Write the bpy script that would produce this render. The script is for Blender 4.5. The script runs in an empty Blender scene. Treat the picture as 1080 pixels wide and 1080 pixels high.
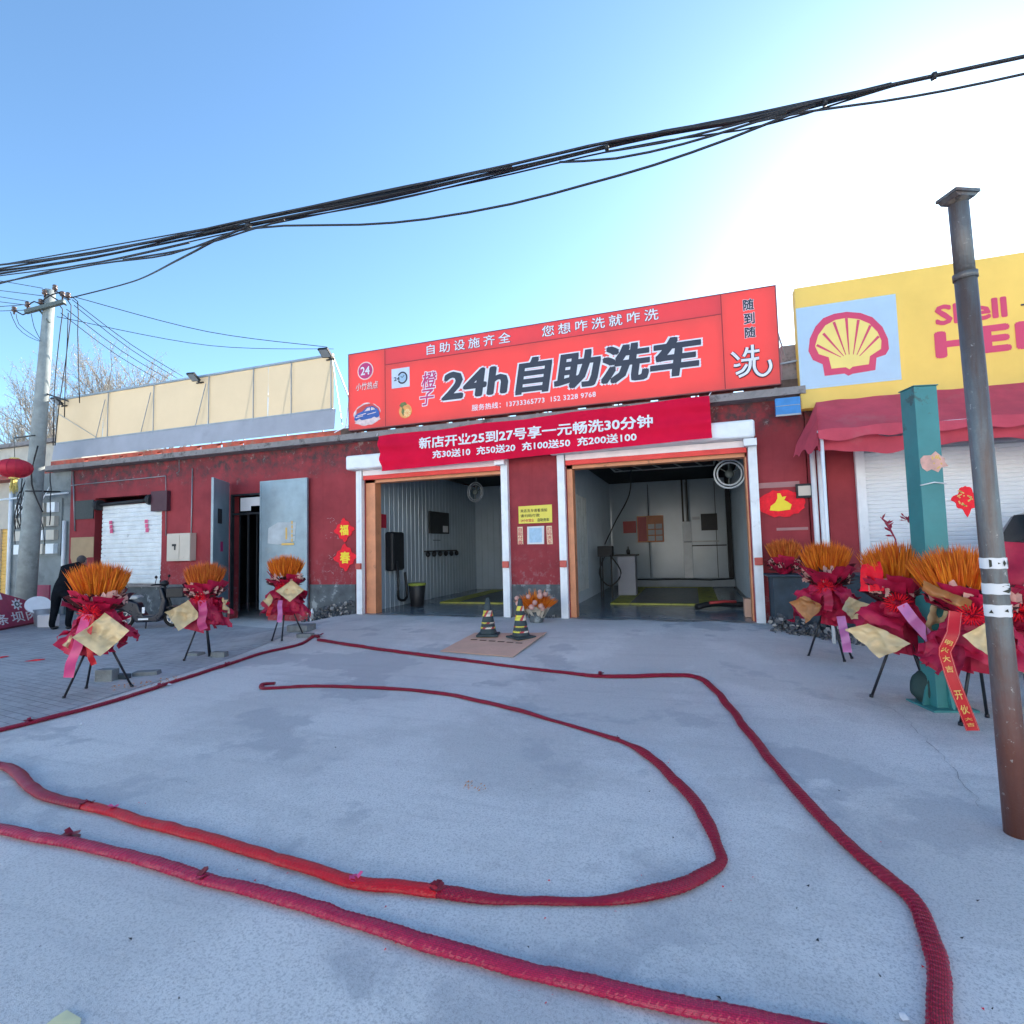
import bpy, bmesh, math, random
from math import sin, cos, tan, pi, radians
from mathutils import Vector, Matrix, noise

# ------------------------------------------------------------------ camera, world, sun, exposure
S = bpy.context.scene
COL = S.collection
F_PX, PITCH, ROLL, YAW = 560.0, radians(3.72211145), radians(-1.36476711), radians(-18.65623308)
CAM = Vector((0.0, -10.906, 1.5))
fw = Vector((sin(YAW)*cos(PITCH), cos(YAW)*cos(PITCH), sin(PITCH)))
rt = Vector((cos(YAW), -sin(YAW), 0.0)); up = rt.cross(fw)
R2 = cos(ROLL)*rt + sin(ROLL)*up; U2 = -sin(ROLL)*rt + cos(ROLL)*up
cam_d = bpy.data.cameras.new("camera"); cam = bpy.data.objects.new("camera", cam_d); COL.objects.link(cam)
cam.matrix_world = Matrix(((R2.x, U2.x, -fw.x, CAM.x), (R2.y, U2.y, -fw.y, CAM.y), (R2.z, U2.z, -fw.z, CAM.z), (0, 0, 0, 1)))
cam_d.sensor_fit = 'HORIZONTAL'; cam_d.sensor_width = 36.0; cam_d.lens = 36.0*F_PX/1080.0
cam_d.clip_start = 0.05; cam_d.clip_end = 3000.0
S.camera = cam

SUN_EL, SUN_AZ = radians(23.5), radians(21.5)      # azimuth from +Y towards +X
W = bpy.data.worlds.new("World"); S.world = W; W.use_nodes = True
nt = W.node_tree
for n in list(nt.nodes): nt.nodes.remove(n)
sky = nt.nodes.new('ShaderNodeTexSky'); sky.sky_type = 'NISHITA'; sky.sun_disc = False
sky.sun_elevation = SUN_EL; sky.sun_rotation = SUN_AZ
sky.altitude = 0; sky.air_density = 0.9; sky.dust_density = 0.3; sky.ozone_density = 2.6
bg = nt.nodes.new('ShaderNodeBackground'); bg.inputs['Strength'].default_value = 0.12
ow = nt.nodes.new('ShaderNodeOutputWorld')
tint = nt.nodes.new('ShaderNodeMix'); tint.data_type = 'RGBA'; tint.blend_type = 'MULTIPLY'; tint.inputs[0].default_value = 1.0; tint.inputs[7].default_value = (0.85, 0.99, 1.0, 1)
nt.links.new(sky.outputs[0], tint.inputs[6]); nt.links.new(tint.outputs[2], bg.inputs[0]); nt.links.new(bg.outputs[0], ow.inputs[0])
sun_d = bpy.data.lights.new("sun", 'SUN'); sun_d.energy = 4.7; sun_d.angle = radians(0.5); sun_d.color = (1.0, 0.93, 0.82)
sun = bpy.data.objects.new("sun", sun_d); COL.objects.link(sun)
sd = Vector((sin(SUN_AZ)*cos(SUN_EL), cos(SUN_AZ)*cos(SUN_EL), sin(SUN_EL)))
sun.rotation_euler = sd.to_track_quat('Z', 'Y').to_euler()
S.view_settings.view_transform = 'Standard'; S.view_settings.look = 'None'
S.view_settings.exposure = 1.58; S.view_settings.gamma = 1.0; S.view_settings.use_curve_mapping = False

# ------------------------------------------------------------------ helpers
def sm(a, b, x):
    t = max(0.0, min(1.0, (x-a)/(b-a))); return t*t*(3-2*t)
def gz(x, y):                                            # height of the yard: a concrete ramp rises to the two bays
    s = sm(-9.2, -7.6, x)*(1-sm(0.9, 3.0, x))
    return -0.22 + 0.22*s*sm(-4.6, -0.6, y)
def ray(px, py): return (px-540.0)*R2 - (py-540.0)*U2 + F_PX*fw
def FY(px, py, Y=0.0):
    r = ray(px, py); return CAM + r*((Y-CAM.y)/r.y)
def G(px, py, dz=0.0):
    r = ray(px, py); z = -0.2; p = CAM
    for _ in range(40):
        p = CAM + r*((z+dz-CAM.z)/r.z); z = gz(p.x, p.y)
    return Vector((p.x, p.y, z))
def DP(px, py, d):                                       # point at distance d along the view axis
    return CAM + ray(px, py)*(d/F_PX)

class MB:
    def __init__(s): s.v = []; s.f = []; s.sm = []; s.uv = {}; s.mi = []
    def add(s, vs, fs, smooth=False, uvs=None, mi=0):
        o = len(s.v); s.v += [tuple(v) for v in vs]
        for i, f in enumerate(fs):
            if uvs: s.uv[len(s.f)] = uvs[i]
            s.f.append([o+j for j in f]); s.sm.append(smooth); s.mi.append(mi)
        return s
    def box(s, x0, x1, y0, y1, z0, z1, M=None, mi=0):
        vs = [Vector(p) for p in ((x0,y0,z0),(x1,y0,z0),(x1,y1,z0),(x0,y1,z0),(x0,y0,z1),(x1,y0,z1),(x1,y1,z1),(x0,y1,z1))]
        if M: vs = [M @ v for v in vs]
        return s.add(vs, [(0,3,2,1),(4,5,6,7),(0,1,5,4),(1,2,6,5),(2,3,7,6),(3,0,4,7)], mi=mi)
    def bar(s, a, b, w, h=None, upv=(0,0,1)):
        a = Vector(a); b = Vector(b); h = h or w; d = (b-a).normalized(); uu = Vector(upv)
        if abs(d.dot(uu)) > 0.98: uu = Vector((0,1,0))
        sd_ = d.cross(uu).normalized(); uu = sd_.cross(d)
        vs = []
        for p in (a, b):
            for i, j in ((-1,-1),(1,-1),(1,1),(-1,1)): vs.append(p+sd_*(i*w/2)+uu*(j*h/2))
        return s.add(vs, [(3,2,1,0),(4,5,6,7),(0,1,5,4),(1,2,6,5),(2,3,7,6),(3,0,4,7)])
    def tube(s, pts, r, n=8, caps=True, flat=1.0, uvs=False, closed=False, smooth=True, ref=(0,0,1), mi=0):
        pts = [Vector(p) for p in pts]; m = len(pts); vs = []; rs = r if hasattr(r, '__len__') else [r]*m
        L = [0.0]
        for i in range(1, m): L.append(L[-1]+(pts[i]-pts[i-1]).length)
        for i, p in enumerate(pts):
            d = (pts[min(i+1, m-1)]-pts[max(i-1, 0)]).normalized(); rv = Vector(ref)
            if abs(d.dot(rv)) > 0.97: rv = Vector((1,0,0))
            sx = d.cross(rv).normalized(); su = sx.cross(d)
            for k in range(n):
                a = 2*pi*k/n; vs.append(p+sx*(cos(a)*rs[i])+su*(sin(a)*rs[i]*flat))
        fs = []; uv = []
        for i in range(m-1):
            for k in range(n):
                k2 = (k+1) % n; fs.append((i*n+k, i*n+k2, (i+1)*n+k2, (i+1)*n+k))
                uv.append(((L[i], k/n), (L[i], (k+1)/n), (L[i+1], (k+1)/n), (L[i+1], k/n)))
        s.add(vs, fs, smooth, uv if uvs else None, mi)
        if caps:
            o = len(s.v)-len(vs)
            s.f.append([o+k for k in reversed(range(n))]); s.sm.append(False); s.mi.append(mi)
            s.f.append([o+(m-1)*n+k for k in range(n)]); s.sm.append(False); s.mi.append(mi)
        return s
    def lathe(s, prof, c=(0,0,0), n=20, sx=1, sy=1, mi=0, smooth=True):
        c = Vector(c); vs = []
        for r, z in prof:
            for k in range(n):
                a = 2*pi*k/n; vs.append(c+Vector((r*cos(a)*sx, r*sin(a)*sy, z)))
        fs = []
        for i in range(len(prof)-1):
            for k in range(n):
                k2 = (k+1) % n; fs.append((i*n+k, i*n+k2, (i+1)*n+k2, (i+1)*n+k))
        fs.append(tuple(reversed(range(n)))); fs.append(tuple((len(prof)-1)*n+k for k in range(n)))
        return s.add(vs, fs, smooth, mi=mi)
    def prism(s, poly, y0, y1, fn=None, mi=0):            # polygon in (x,z) extruded along y; fn maps (x,y,z)
        fn = fn or (lambda x, y, z: (x, y, z)); n = len(poly)
        vs = [fn(x, y0, z) for x, z in poly]+[fn(x, y1, z) for x, z in poly]
        fs = [tuple(range(n)), tuple(reversed(range(n, 2*n)))]+[(i, i+n, (i+1) % n+n, (i+1) % n) for i in range(n)]
        return s.add(vs, fs, mi=mi)
    def sheet(s, fn, nu, nv, smooth=True, mi=0):
        vs = [fn(i/nu, j/nv) for j in range(nv+1) for i in range(nu+1)]
        fs = [(j*(nu+1)+i, j*(nu+1)+i+1, (j+1)*(nu+1)+i+1, (j+1)*(nu+1)+i) for j in range(nv) for i in range(nu)]
        uv = [((i/nu, j/nv), ((i+1)/nu, j/nv), ((i+1)/nu, (j+1)/nv), (i/nu, (j+1)/nv)) for j in range(nv) for i in range(nu)]
        return s.add(vs, fs, smooth, uv, mi)
    def ball(s, c, r, n=10, m=7, sx=1, sy=1, sz=1, mi=0):
        prof = [(r*sin(pi*(i+0.02)/(m+0.04)), -r*cos(pi*(i+0.02)/(m+0.04))*sz) for i in range(m+1)]
        return s.lathe(prof, c, n, sx, sy, mi)
    def build(s, name, mt, parent=None, world=True):
        me = bpy.data.meshes.new(name)
        vs = s.v
        if parent is not None and world:
            l = origin(parent); vs = [(a-l.x, b-l.y, c-l.z) for a, b, c in vs]
        me.from_pydata(vs, [], s.f)
        for i, p in enumerate(me.polygons): p.use_smooth = s.sm[i]; p.material_index = s.mi[i]
        if s.uv:
            ul = me.uv_layers.new(name='UVMap')
            for i, p in enumerate(me.polygons):
                if i in s.uv:
                    for k, li in enumerate(p.loop_indices): ul.data[li].uv = s.uv[i][k]
        for m_ in (mt if isinstance(mt, (list, tuple)) else [mt]): me.materials.append(m_)
        me.update()
        bm = bmesh.new(); bm.from_mesh(me); bmesh.ops.recalc_face_normals(bm, faces=bm.faces); bm.to_mesh(me); bm.free()
        o = bpy.data.objects.new(name, me); COL.objects.link(o)
        if parent is not None: o.parent = parent
        return o
def origin(o):
    v = Vector((0,0,0))
    while o is not None: v = v+o.location; o = o.parent
    return v
def tag(o, label=None, cat=None, group=None, kind=None):
    if label: o['label'] = label
    if cat: o['category'] = cat
    if group: o['group'] = group
    if kind: o['kind'] = kind
    return o
def thing(name, label, cat, loc=(0,0,0), rz=0.0, group=None):
    o = bpy.data.objects.new(name, None); COL.objects.link(o); o.location = loc; o.rotation_euler = (0,0,rz)
    o.empty_display_size = 0.2
    return tag(o, label, cat, group)
def bevel(o, w=0.01, seg=2):
    m = o.modifiers.new('bevel', 'BEVEL'); m.width = w; m.segments = seg; m.limit_method = 'ANGLE'; m.angle_limit = radians(40)
    return o

def spline(P_, step=.05):
    out = []
    for j in range(len(P_)-1):
        p0 = P_[max(j-1, 0)]; p1 = P_[j]; p2 = P_[j+1]; p3 = P_[min(j+2, len(P_)-1)]; n = max(2, int((p2-p1).length/step))
        for k in range(n):
            f = k/n; out.append(.5*((2*p1)+(p2-p0)*f+(2*p0-5*p1+4*p2-p3)*f*f+(3*p1-3*p2+p3-p0)*f**3))
    out.append(P_[-1]); return out

# ------------------------------------------------------------------ materials
def mat(name, col, rough=0.7, metal=0.0, var=0.12, vs=3.0, bump=0.0, bs=40.0, stain=None, sscale=1.2, sthr=0.55, swid=0.12, trans=0.0, spec=0.5, coord='Object', extra=None, sheen=0):
    m = bpy.data.materials.new(name); m.use_nodes = True; t = m.node_tree; N = t.nodes; L = t.links
    b = N['Principled BSDF']; tc = N.new('ShaderNodeTexCoord'); co = tc.outputs[coord]
    def noise_(sc, det=6, rgh=0.6, src=co):
        n = N.new('ShaderNodeTexNoise'); n.inputs['Scale'].default_value = sc; n.inputs['Detail'].default_value = det
        n.inputs['Roughness'].default_value = rgh; L.new(src, n.inputs['Vector']); return n.outputs['Fac']
    def ramp(src, a, b_):
        r = N.new('ShaderNodeMapRange'); r.inputs['From Min'].default_value = a; r.inputs['From Max'].default_value = b_; L.new(src, r.inputs['Value']); return r.outputs[0]
    def mix(f, a, b_):
        x = N.new('ShaderNodeMix'); x.data_type = 'RGBA'
        if hasattr(f, 'is_linked'): L.new(f, x.inputs[0])
        else: x.inputs[0].default_value = f
        for s_, i in ((a, 6), (b_, 7)):
            if hasattr(s_, 'is_linked'): L.new(s_, x.inputs[i])
            else: x.inputs[i].default_value = (*s_[:3], 1)
        return x.outputs[2]
    c = col
    c = mix(ramp(noise_(vs), 0.3, 0.7), tuple(max(0, k*(1-var)) for k in col), tuple(min(1, k*(1+var)) for k in col))
    if stain: c = mix(ramp(noise_(sscale, 8, 0.68), sthr, sthr+swid), c, stain)
    if extra: c = extra(t, co, c, mix, noise_, ramp)
    L.new(c, b.inputs['Base Color'])
    b.inputs['Roughness'].default_value = rough; b.inputs['Metallic'].default_value = metal
    b.inputs['Specular IOR Level'].default_value = spec
    rr = N.new('ShaderNodeMapRange'); rr.inputs['To Min'].default_value = max(0.02, rough-0.12); rr.inputs['To Max'].default_value = min(1, rough+0.12)
    L.new(noise_(vs*2.3), rr.inputs['Value']); L.new(rr.outputs[0], b.inputs['Roughness'])
    if bump:
        bp = N.new('ShaderNodeBump'); bp.inputs['Strength'].default_value = bump; bp.inputs['Distance'].default_value = 0.01
        L.new(noise_(bs, 5), bp.inputs['Height']); L.new(bp.outputs[0], b.inputs['Normal'])
    if trans > 0:
        tr = N.new('ShaderNodeBsdfTranslucent'); L.new(c, tr.inputs[0]); ms = N.new('ShaderNodeMixShader'); ms.inputs[0].default_value = trans
        L.new(b.outputs[0], ms.inputs[1]); L.new(tr.outputs[0], ms.inputs[2]); L.new(ms.outputs[0], N['Material Output'].inputs[0])
    return m

def sep_z(t, co):
    s = t.nodes.new('ShaderNodeSeparateXYZ'); t.links.new(co, s.inputs[0]); return s.outputs
def mth(t, op, a, b=None):
    n = t.nodes.new('ShaderNodeMath'); n.operation = op
    for i, v in enumerate((a, b)):
        if v is None: continue
        if hasattr(v, 'is_linked'): t.links.new(v, n.inputs[i])
        else: n.inputs[i].default_value = v
    return n.outputs[0]

def wall_extra(t, co, c, mix, noise_, ramp):
    # flaked plaster under the eave slab and scuffed white specks lower down
    z = sep_z(t, co)[2]
    up_ = ramp(mth(t, 'ADD', z, mth(t, 'MULTIPLY', noise_(1.4, 9, .75), 1.9)), 4.30, 4.75)
    c = mix(mth(t, 'MULTIPLY', up_, ramp(noise_(5.0, 8, .7), .38, .6)), c, (.075, .05, .055))
    c = mix(mth(t, 'MULTIPLY', up_, ramp(noise_(3.1, 9, .8), .57, .63)), c, (.30, .26, .25))
    c = mix(mth(t, 'MULTIPLY', ramp(noise_(11, 9, .8), .665, .69), .7), c, (.38, .30, .30))
    low = mth(t, 'MULTIPLY', ramp(z, 1.5, .7), ramp(noise_(6, 9, .8), .52, .60)); c = mix(mth(t, 'MULTIPLY', low, .6), c, (.34, .24, .25))
    c = mix(mth(t, 'MULTIPLY', ramp(noise_(.8, 7, .7), .50, .62), .45), c, (.20, .035, .045))
    # faint running streaks
    mp = t.nodes.new('ShaderNodeMapping'); mp.inputs['Scale'].default_value = (9, 9, .5); t.links.new(co, mp.inputs[0])
    st = ramp(noise_(1.0, 6, .6, mp.outputs[0]), .55, .8)
    return mix(mth(t, 'MULTIPLY', st, .45), c, (.22, .03, .036))
M = {}
M['wall'] = mat('red_wall_paint', (.31, .046, .056), .75, spec=.2, var=.22, vs=1.1, bump=.25, bs=30, extra=wall_extra)
M['plinth'] = mat('bare_render_plinth', (.10, .115, .125), .85, var=.4, vs=3, bump=.7, bs=22, stain=(.30, .33, .34), sscale=3.2, sthr=.56, swid=.06)
M['darkplinth'] = mat('dark_painted_plinth', (.035, .055, .075), .7, var=.4, vs=2.5, bump=.5, bs=20, stain=(.11, .13, .14), sscale=2.2, sthr=.6, swid=.1)
M['slab'] = mat('eave_concrete', (.26, .24, .24), .85, var=.3, vs=3, bump=.6, bs=25, stain=(.09, .08, .08), sscale=3, sthr=.52)
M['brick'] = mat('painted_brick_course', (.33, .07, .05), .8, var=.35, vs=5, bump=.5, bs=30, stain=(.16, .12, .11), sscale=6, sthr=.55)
M['darkbrick'] = mat('dark_brick_course', (.10, .07, .06), .9, var=.4, vs=6, bump=.5, bs=30)  # darker brick tone for the course below the red sign
M['roofm'] = mat('roof_felt', (.12, .11, .11), .9)
M['whitealu'] = mat('painted_steel_trim', (.80, .84, .88), .4, var=.07, vs=4, stain=(.36, .38, .40), sscale=2.5, sthr=.62, swid=.2)
M['greysteel'] = mat('grey_steel', (.30, .33, .36), .45, .4, var=.15)
M['orange'] = mat('orange_door_edge', (.68, .27, .13), .5, var=.15, stain=(.30, .12, .06), sscale=5, sthr=.6)
M['redbar'] = mat('red_bottom_bar', (.80, .08, .07), .5, spec=.2, var=.12)
M['pinkbar'] = mat('white_red_tinted_bar', (.86, .76, .76), .4, var=.08)
M['lockred'] = mat('red_lock_box', (.55, .09, .07), .5)
M['door'] = mat('blue_grey_sheet_steel', (.27, .36, .42), .42, .25, var=.16, vs=2.2, stain=(.33, .38, .40), sscale=1.6, sthr=.60, swid=.15, bump=.1, bs=8)
M['darkframe'] = mat('dark_iron', (.025, .027, .032), .6, .3, var=.3)
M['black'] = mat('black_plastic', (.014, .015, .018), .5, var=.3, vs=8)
M['blackcloth'] = mat('black_cloth', (.007, .009, .013), .95, spec=.08, var=.4, vs=7, bump=.6, bs=60)
M['skin'] = mat('skin', (.34, .20, .15), .6)
M['hair'] = mat('short_grey_hair', (.06, .055, .06), .9, bump=.6, bs=140)
M['shoe'] = mat('shoe_leather', (.03, .03, .035), .5)
M['papr'] = mat('white_paper', (.70, .70, .72), .8, var=.05)
M['cream'] = mat('cream_sheet', (.58, .47, .32), .75, var=.05, vs=.9, trans=.13, stain=(.50, .40, .27), sscale=.9, sthr=.62, swid=.3)
M['greyband'] = mat('grey_flashing', (.36, .37, .42), .6, var=.10, vs=1.5, stain=(.27, .27, .31), sscale=1.2, sthr=.6, swid=.3)
M['signred'] = mat('red_sign_sheet', (.84, .135, .125), .6, var=.05, vs=.5, trans=.36, spec=.25, bump=.5, bs=1.6)
M['signtop'] = mat('darker_red_sign_strip', (.82, .12, .135), .6, var=.05, vs=.7, trans=.36, spec=.2)
M['signline'] = mat('sign_seam', (.33, .03, .035), .5)
M['signframe'] = mat('sign_box_side', (.20, .06, .06), .6)
M['textwhite'] = mat('white_vinyl_letters', (.78, .78, .84), .5, var=.03)
M['textpink'] = mat('pale_pink_letters', (.85, .62, .60), .5, var=.03)
M['textdark'] = mat('charcoal_vinyl_letters', (.030, .034, .055), .45, var=.1)
M['textmag'] = mat('magenta_vinyl_letters', (.55, .03, .16), .45, var=.1)
M['textblack'] = mat('black_print', (.03, .03, .02), .7)
M['textred'] = mat('red_print', (.52, .02, .05), .6)
M['gold'] = mat('gold_print', (.75, .48, .12), .45, var=.1)
M['yellow'] = mat('yellow_print', (.95, .72, .06), .7, spec=.2, var=.05)
M['banner'] = mat('crimson_banner_cloth', (.93, .012, .07), .85, var=.08, vs=1.5, trans=.35, spec=.15, bump=.15, bs=300)
M['noticeyellow'] = mat('yellow_notice_sheet', (.80, .68, .10), .6, var=.06)
M['noticecream'] = mat('cream_notice_sheet', (.80, .62, .40), .6, var=.06)
M['posterblue'] = mat('pale_blue_poster', (.36, .55, .72), .5, var=.12, vs=14)
M['shellyellow'] = mat('yellow_fascia_sheet', (.82, .63, .19), .6, var=.07, vs=1.0, trans=.26, spec=.2)
M['shellblue'] = mat('pale_blue_logo_sheet', (.55, .72, .88), .6, trans=.2, var=.04)
M['shellred'] = mat('red_logo_print', (.66, .05, .13), .5, var=.04)
M['shelly2'] = mat('yellow_logo_print', (.88, .68, .20), .5, var=.04)
M['awning'] = mat('faded_red_canvas', (.64, .085, .13), .85, var=.14, vs=2.2, bump=.5, bs=9, trans=.22, stain=(.58, .15, .18), sscale=1.6, sthr=.55, swid=.2)
M['teal'] = mat('teal_paint', (.040, .215, .225), .5, var=.14, vs=3, bump=.12, bs=12, stain=(.045, .11, .11), sscale=5, sthr=.60, swid=.05)
M['glass'] = mat('dark_glass', (.02, .03, .035), .08, var=.1)
M['carpaint'] = mat('silver_grey_car_paint', (.30, .33, .37), .3, .6, var=.04)
M['tyre'] = mat('tyre_rubber', (.014, .014, .015), .9, bump=.4, bs=80)
M['rim'] = mat('wheel_alloy', (.45, .46, .48), .35, .8)
M['legblack'] = mat('black_stand_leg', (.012, .014, .02), .4)
M['crimson'] = mat('crimson_wrapping_paper', (.50, .010, .06), .55, var=.28, vs=6, bump=.5, bs=9, trans=.15)
M['darkcrim'] = mat('dark_wine_wrapping_paper', (.12, .006, .018), .6, var=.35, vs=9, bump=.5, bs=12, trans=.1)
M['goldpaper'] = mat('kraft_gold_paper', (.66, .50, .28), .5, .1, var=.14, vs=5, bump=.4, bs=7)
M['goldbrown'] = mat('brown_gold_paper', (.46, .20, .07), .5, .1, var=.25, vs=4, bump=.4, bs=7)
M['pinkribbon'] = mat('pink_satin_ribbon', (.78, .09, .26), .35, var=.15, vs=5, trans=.2)
M['lilacribbon'] = mat('lilac_pink_satin_ribbon', (.70, .22, .52), .35, var=.12, vs=5, trans=.2)
M['redribbon'] = mat('red_satin_ribbon', (.62, .012, .022), .35, var=.12, vs=5, trans=.15)
M['bowred'] = mat('bright_red_bow', (.88, .012, .03), .5, spec=.2, var=.15, vs=12)
def spike_extra(t, co, c, mix, noise_, ramp):
    g = t.nodes.new('ShaderNodeNewGeometry'); r = g.outputs['Random Per Island']
    return mix(r, (.70, .11, .008), (.98, .36, .022))
M['wheat'] = mat('dyed_orange_wheat', (.72, .22, .02), .7, extra=spike_extra, trans=.3)
def wheat2(t, co, c, mix, noise_, ramp):
    g = t.nodes.new('ShaderNodeNewGeometry'); r = g.outputs['Random Per Island']
    return mix(r, (.60, .09, .015), (.86, .30, .04))
M['wheatred'] = mat('rust_red_wheat', (.5, .08, .02), .7, extra=wheat2, trans=.25)
M['leafdark'] = mat('dried_dark_leaves', (.055, .012, .014), .7, var=.4, vs=10)
M['petalpink'] = mat('pale_rose_paper', (.72, .42, .36), .6, var=.25, vs=8, trans=.2)
M['cord'] = mat('black_cable_sheath', (.012, .013, .018), .6)
M['polecon'] = mat('weathered_concrete_pole', (.27, .30, .30), .85, var=.2, vs=4, bump=.5, bs=30, stain=(.17, .19, .19), sscale=1.5, sthr=.55)
def rust_extra(t, co, c, mix, noise_, ramp):
    mp = t.nodes.new('ShaderNodeMapping'); mp.inputs['Scale'].default_value = (7, 7, .55); t.links.new(co, mp.inputs[0])
    c = mix(ramp(noise_(1.0, 8, .7, mp.outputs[0]), .42, .6), c, (.125, .09, .08))
    z = sep_z(t, co)[2]
    low = ramp(mth(t, 'ADD', z, mth(t, 'MULTIPLY', noise_(4, 7, .7), .9)), 1.75, .95)
    c = mix(mth(t, 'MULTIPLY', low, .75), c, (.17, .045, .025))
    return mix(ramp(noise_(24, 6, .7), .63, .68), c, (.38, .36, .34))
M['rusty'] = mat('worn_grey_paint_over_rust', (.15, .17, .18), .5, .35, var=.22, vs=3, bump=.4, bs=50, extra=rust_extra)
M['cone'] = mat('dark_green_faded_rubber', (.035, .055, .062), .75, var=.3, vs=7, bump=.3, bs=40)
M['tapey'] = mat('yellow_reflective_tape', (.72, .66, .08), .4)
M['tapew'] = mat('white_reflective_tape', (.75, .66, .55), .4)
M['taper'] = mat('red_reflective_tape', (.48, .05, .05), .4)
M['card'] = mat('cardboard', (.66, .41, .30), .85, var=.10, vs=2.5, bump=.2, bs=60, stain=(.55, .33, .24), sscale=2, sthr=.6)
M['carddark'] = mat('cardboard_slot_shadow', (.10, .05, .03), .9)
M['block'] = mat('grey_concrete_block', (.17, .19, .20), .9, var=.3, vs=6, bump=.8, bs=30)
def rub_extra(t, co, c, mix, noise_, ramp):
    g = t.nodes.new('ShaderNodeNewGeometry'); r = g.outputs['Random Per Island']
    return mix(ramp(r, .8, .86), mix(r, (.05, .06, .075), (.20, .20, .20)), (.42, .40, .38))
M['rubble'] = mat('broken_plaster_rubble', (.16, .17, .18), .9, var=.4, vs=4, bump=.8, bs=20, extra=rub_extra)
M['lantern'] = mat('red_lantern_silk', (.58, .025, .06), .6, var=.12, vs=8, trans=.25)
M['tassel'] = mat('yellow_fringe', (.75, .62, .20), .8, var=.2, vs=20)
M['beige'] = mat('beige_render', (.52, .47, .40), .8, var=.12, vs=2, bump=.3, bs=20, stain=(.36, .33, .30), sscale=1.2, sthr=.58)
M['greywall'] = mat('grey_cement_render', (.22, .25, .26), .85, var=.2, vs=2, bump=.5, bs=18, stain=(.13, .15, .16), sscale=1.4, sthr=.56)
M['bark'] = mat('pale_bark', (.26, .22, .19), .9)
M['catkin'] = mat('pale_spring_buds', (.46, .42, .34), .9, var=.2)
M['iron'] = mat('iron_crossarm', (.11, .13, .125), .6, .4, var=.2)
M['porcelain'] = mat('brown_porcelain', (.10, .06, .05), .3)
M['panelin'] = mat('blue_white_wall_panel', (.40, .49, .57), .22, var=.08, vs=1.2, spec=.6)
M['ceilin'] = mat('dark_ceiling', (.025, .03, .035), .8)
M['gratey'] = mat('yellow_green_floor_frame', (.40, .40, .07), .6, var=.25, vs=4, stain=(.12, .14, .08), sscale=5, sthr=.55)
M['grate'] = mat('dark_wet_grating', (.035, .055, .065), .35, .3, var=.3)
M['boxcream'] = mat('cream_enamel', (.56, .50, .43), .4, var=.06, stain=(.40, .32, .26), sscale=4, sthr=.65)
M['shutterold'] = mat('old_white_shutter', (.72, .77, .80), .55, var=.12, vs=3, stain=(.30, .33, .36), sscale=5, sthr=.62, swid=.08)
M['shutternew'] = mat('white_shutter_slats', (.78, .82, .86), .45, var=.06, vs=2)
M['bluebox'] = mat('bright_blue_sheet', (.03, .22, .55), .5, var=.15, vs=6)
M['tanpatch'] = mat('tan_plaster_patch', (.45, .32, .19), .85, var=.1)
M['maroonboard'] = mat('crimson_hoarding_sheet', (.36, .04, .10), .6, var=.2, vs=3, stain=(.22, .04, .08), sscale=3, sthr=.55)
M['bag'] = mat('dark_green_sack', (.018, .045, .045), .8, var=.3, bump=.8, bs=20)
M['glow'] = mat('yellow_roller_door', (.78, .48, .13), .6, var=.06, trans=.0)
M['frost'] = mat('frosted_window', (.42, .46, .46), .3, var=.12, vs=5)
M['leafy'] = mat('yellow_leaf', (.80, .74, .42), .7, var=.1)
M['petal'] = mat('orange_petals', (.62, .22, .03), .7)
M['seatw'] = mat('pale_seat_vinyl', (.42, .44, .44), .5)
M['scooterbody'] = mat('dark_blue_black_bodywork', (.012, .017, .030), .3, var=.2)
M['orangefruit'] = mat('orange_print', (.82, .34, .10), .5, var=.2, vs=12)
M['greenleaf'] = mat('green_print', (.14, .18, .05), .5, var=.3, vs=12)
M['carblue'] = mat('blue_print', (.03, .10, .36), .5, var=.3, vs=9)
M['splash'] = mat('pale_splash_print', (.72, .56, .56), .5, var=.2, vs=9)
M['marble'] = mat('sky_blue_print', (.45, .62, .85), .5)

# ground materials
def conc_extra(t, co, c, mix, noise_, ramp):
    N = t.nodes; L = t.links
    c = mix(mth(t, 'MULTIPLY', ramp(noise_(.45, 9, .68), .47, .56), .8), c, (.76, .745, .71))      # pale dusty areas
    c = mix(mth(t, 'MULTIPLY', ramp(noise_(.62, 7, .6), .555, .59), .7), c, (.43, .44, .45))      # damp darker patches
    mp = N.new('ShaderNodeMapping'); mp.inputs['Scale'].default_value = (.5, 6, 1); mp.inputs['Rotation'].default_value = (0, 0, .12); L.new(co, mp.inputs[0])
    c = mix(mth(t, 'MULTIPLY', ramp(noise_(1.1, 8, .7, mp.outputs[0]), .52, .70), .32), c, (.36, .365, .37))   # trowel and broom streaks
    c = mix(mth(t, 'MULTIPLY', ramp(noise_(85, 6, .85), .50, .58), .62), c, (.27, .275, .28))       # fine aggregate
    c = mix(mth(t, 'MULTIPLY', ramp(noise_(260, 3, .8), .54, .60), .55), c, (.70, .70, .70))
    c = mix(mth(t, 'MULTIPLY', ramp(noise_(34, 5, .8), .64, .70), .7), c, (.17, .175, .18))
    c = mix(mth(t, 'MULTIPLY', ramp(noise_(1.7, 9, .8), .62, .69), .35), c, (.34, .345, .35))
    c = mix(ramp(noise_(7.5, 9, .85), .735, .75), c, (.06, .06, .06))                              # small dark spots
    return c
M['conc'] = mat('yard_concrete', (.62, .61, .585), .82, var=.10, vs=.35, extra=conc_extra, spec=.35)
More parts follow.
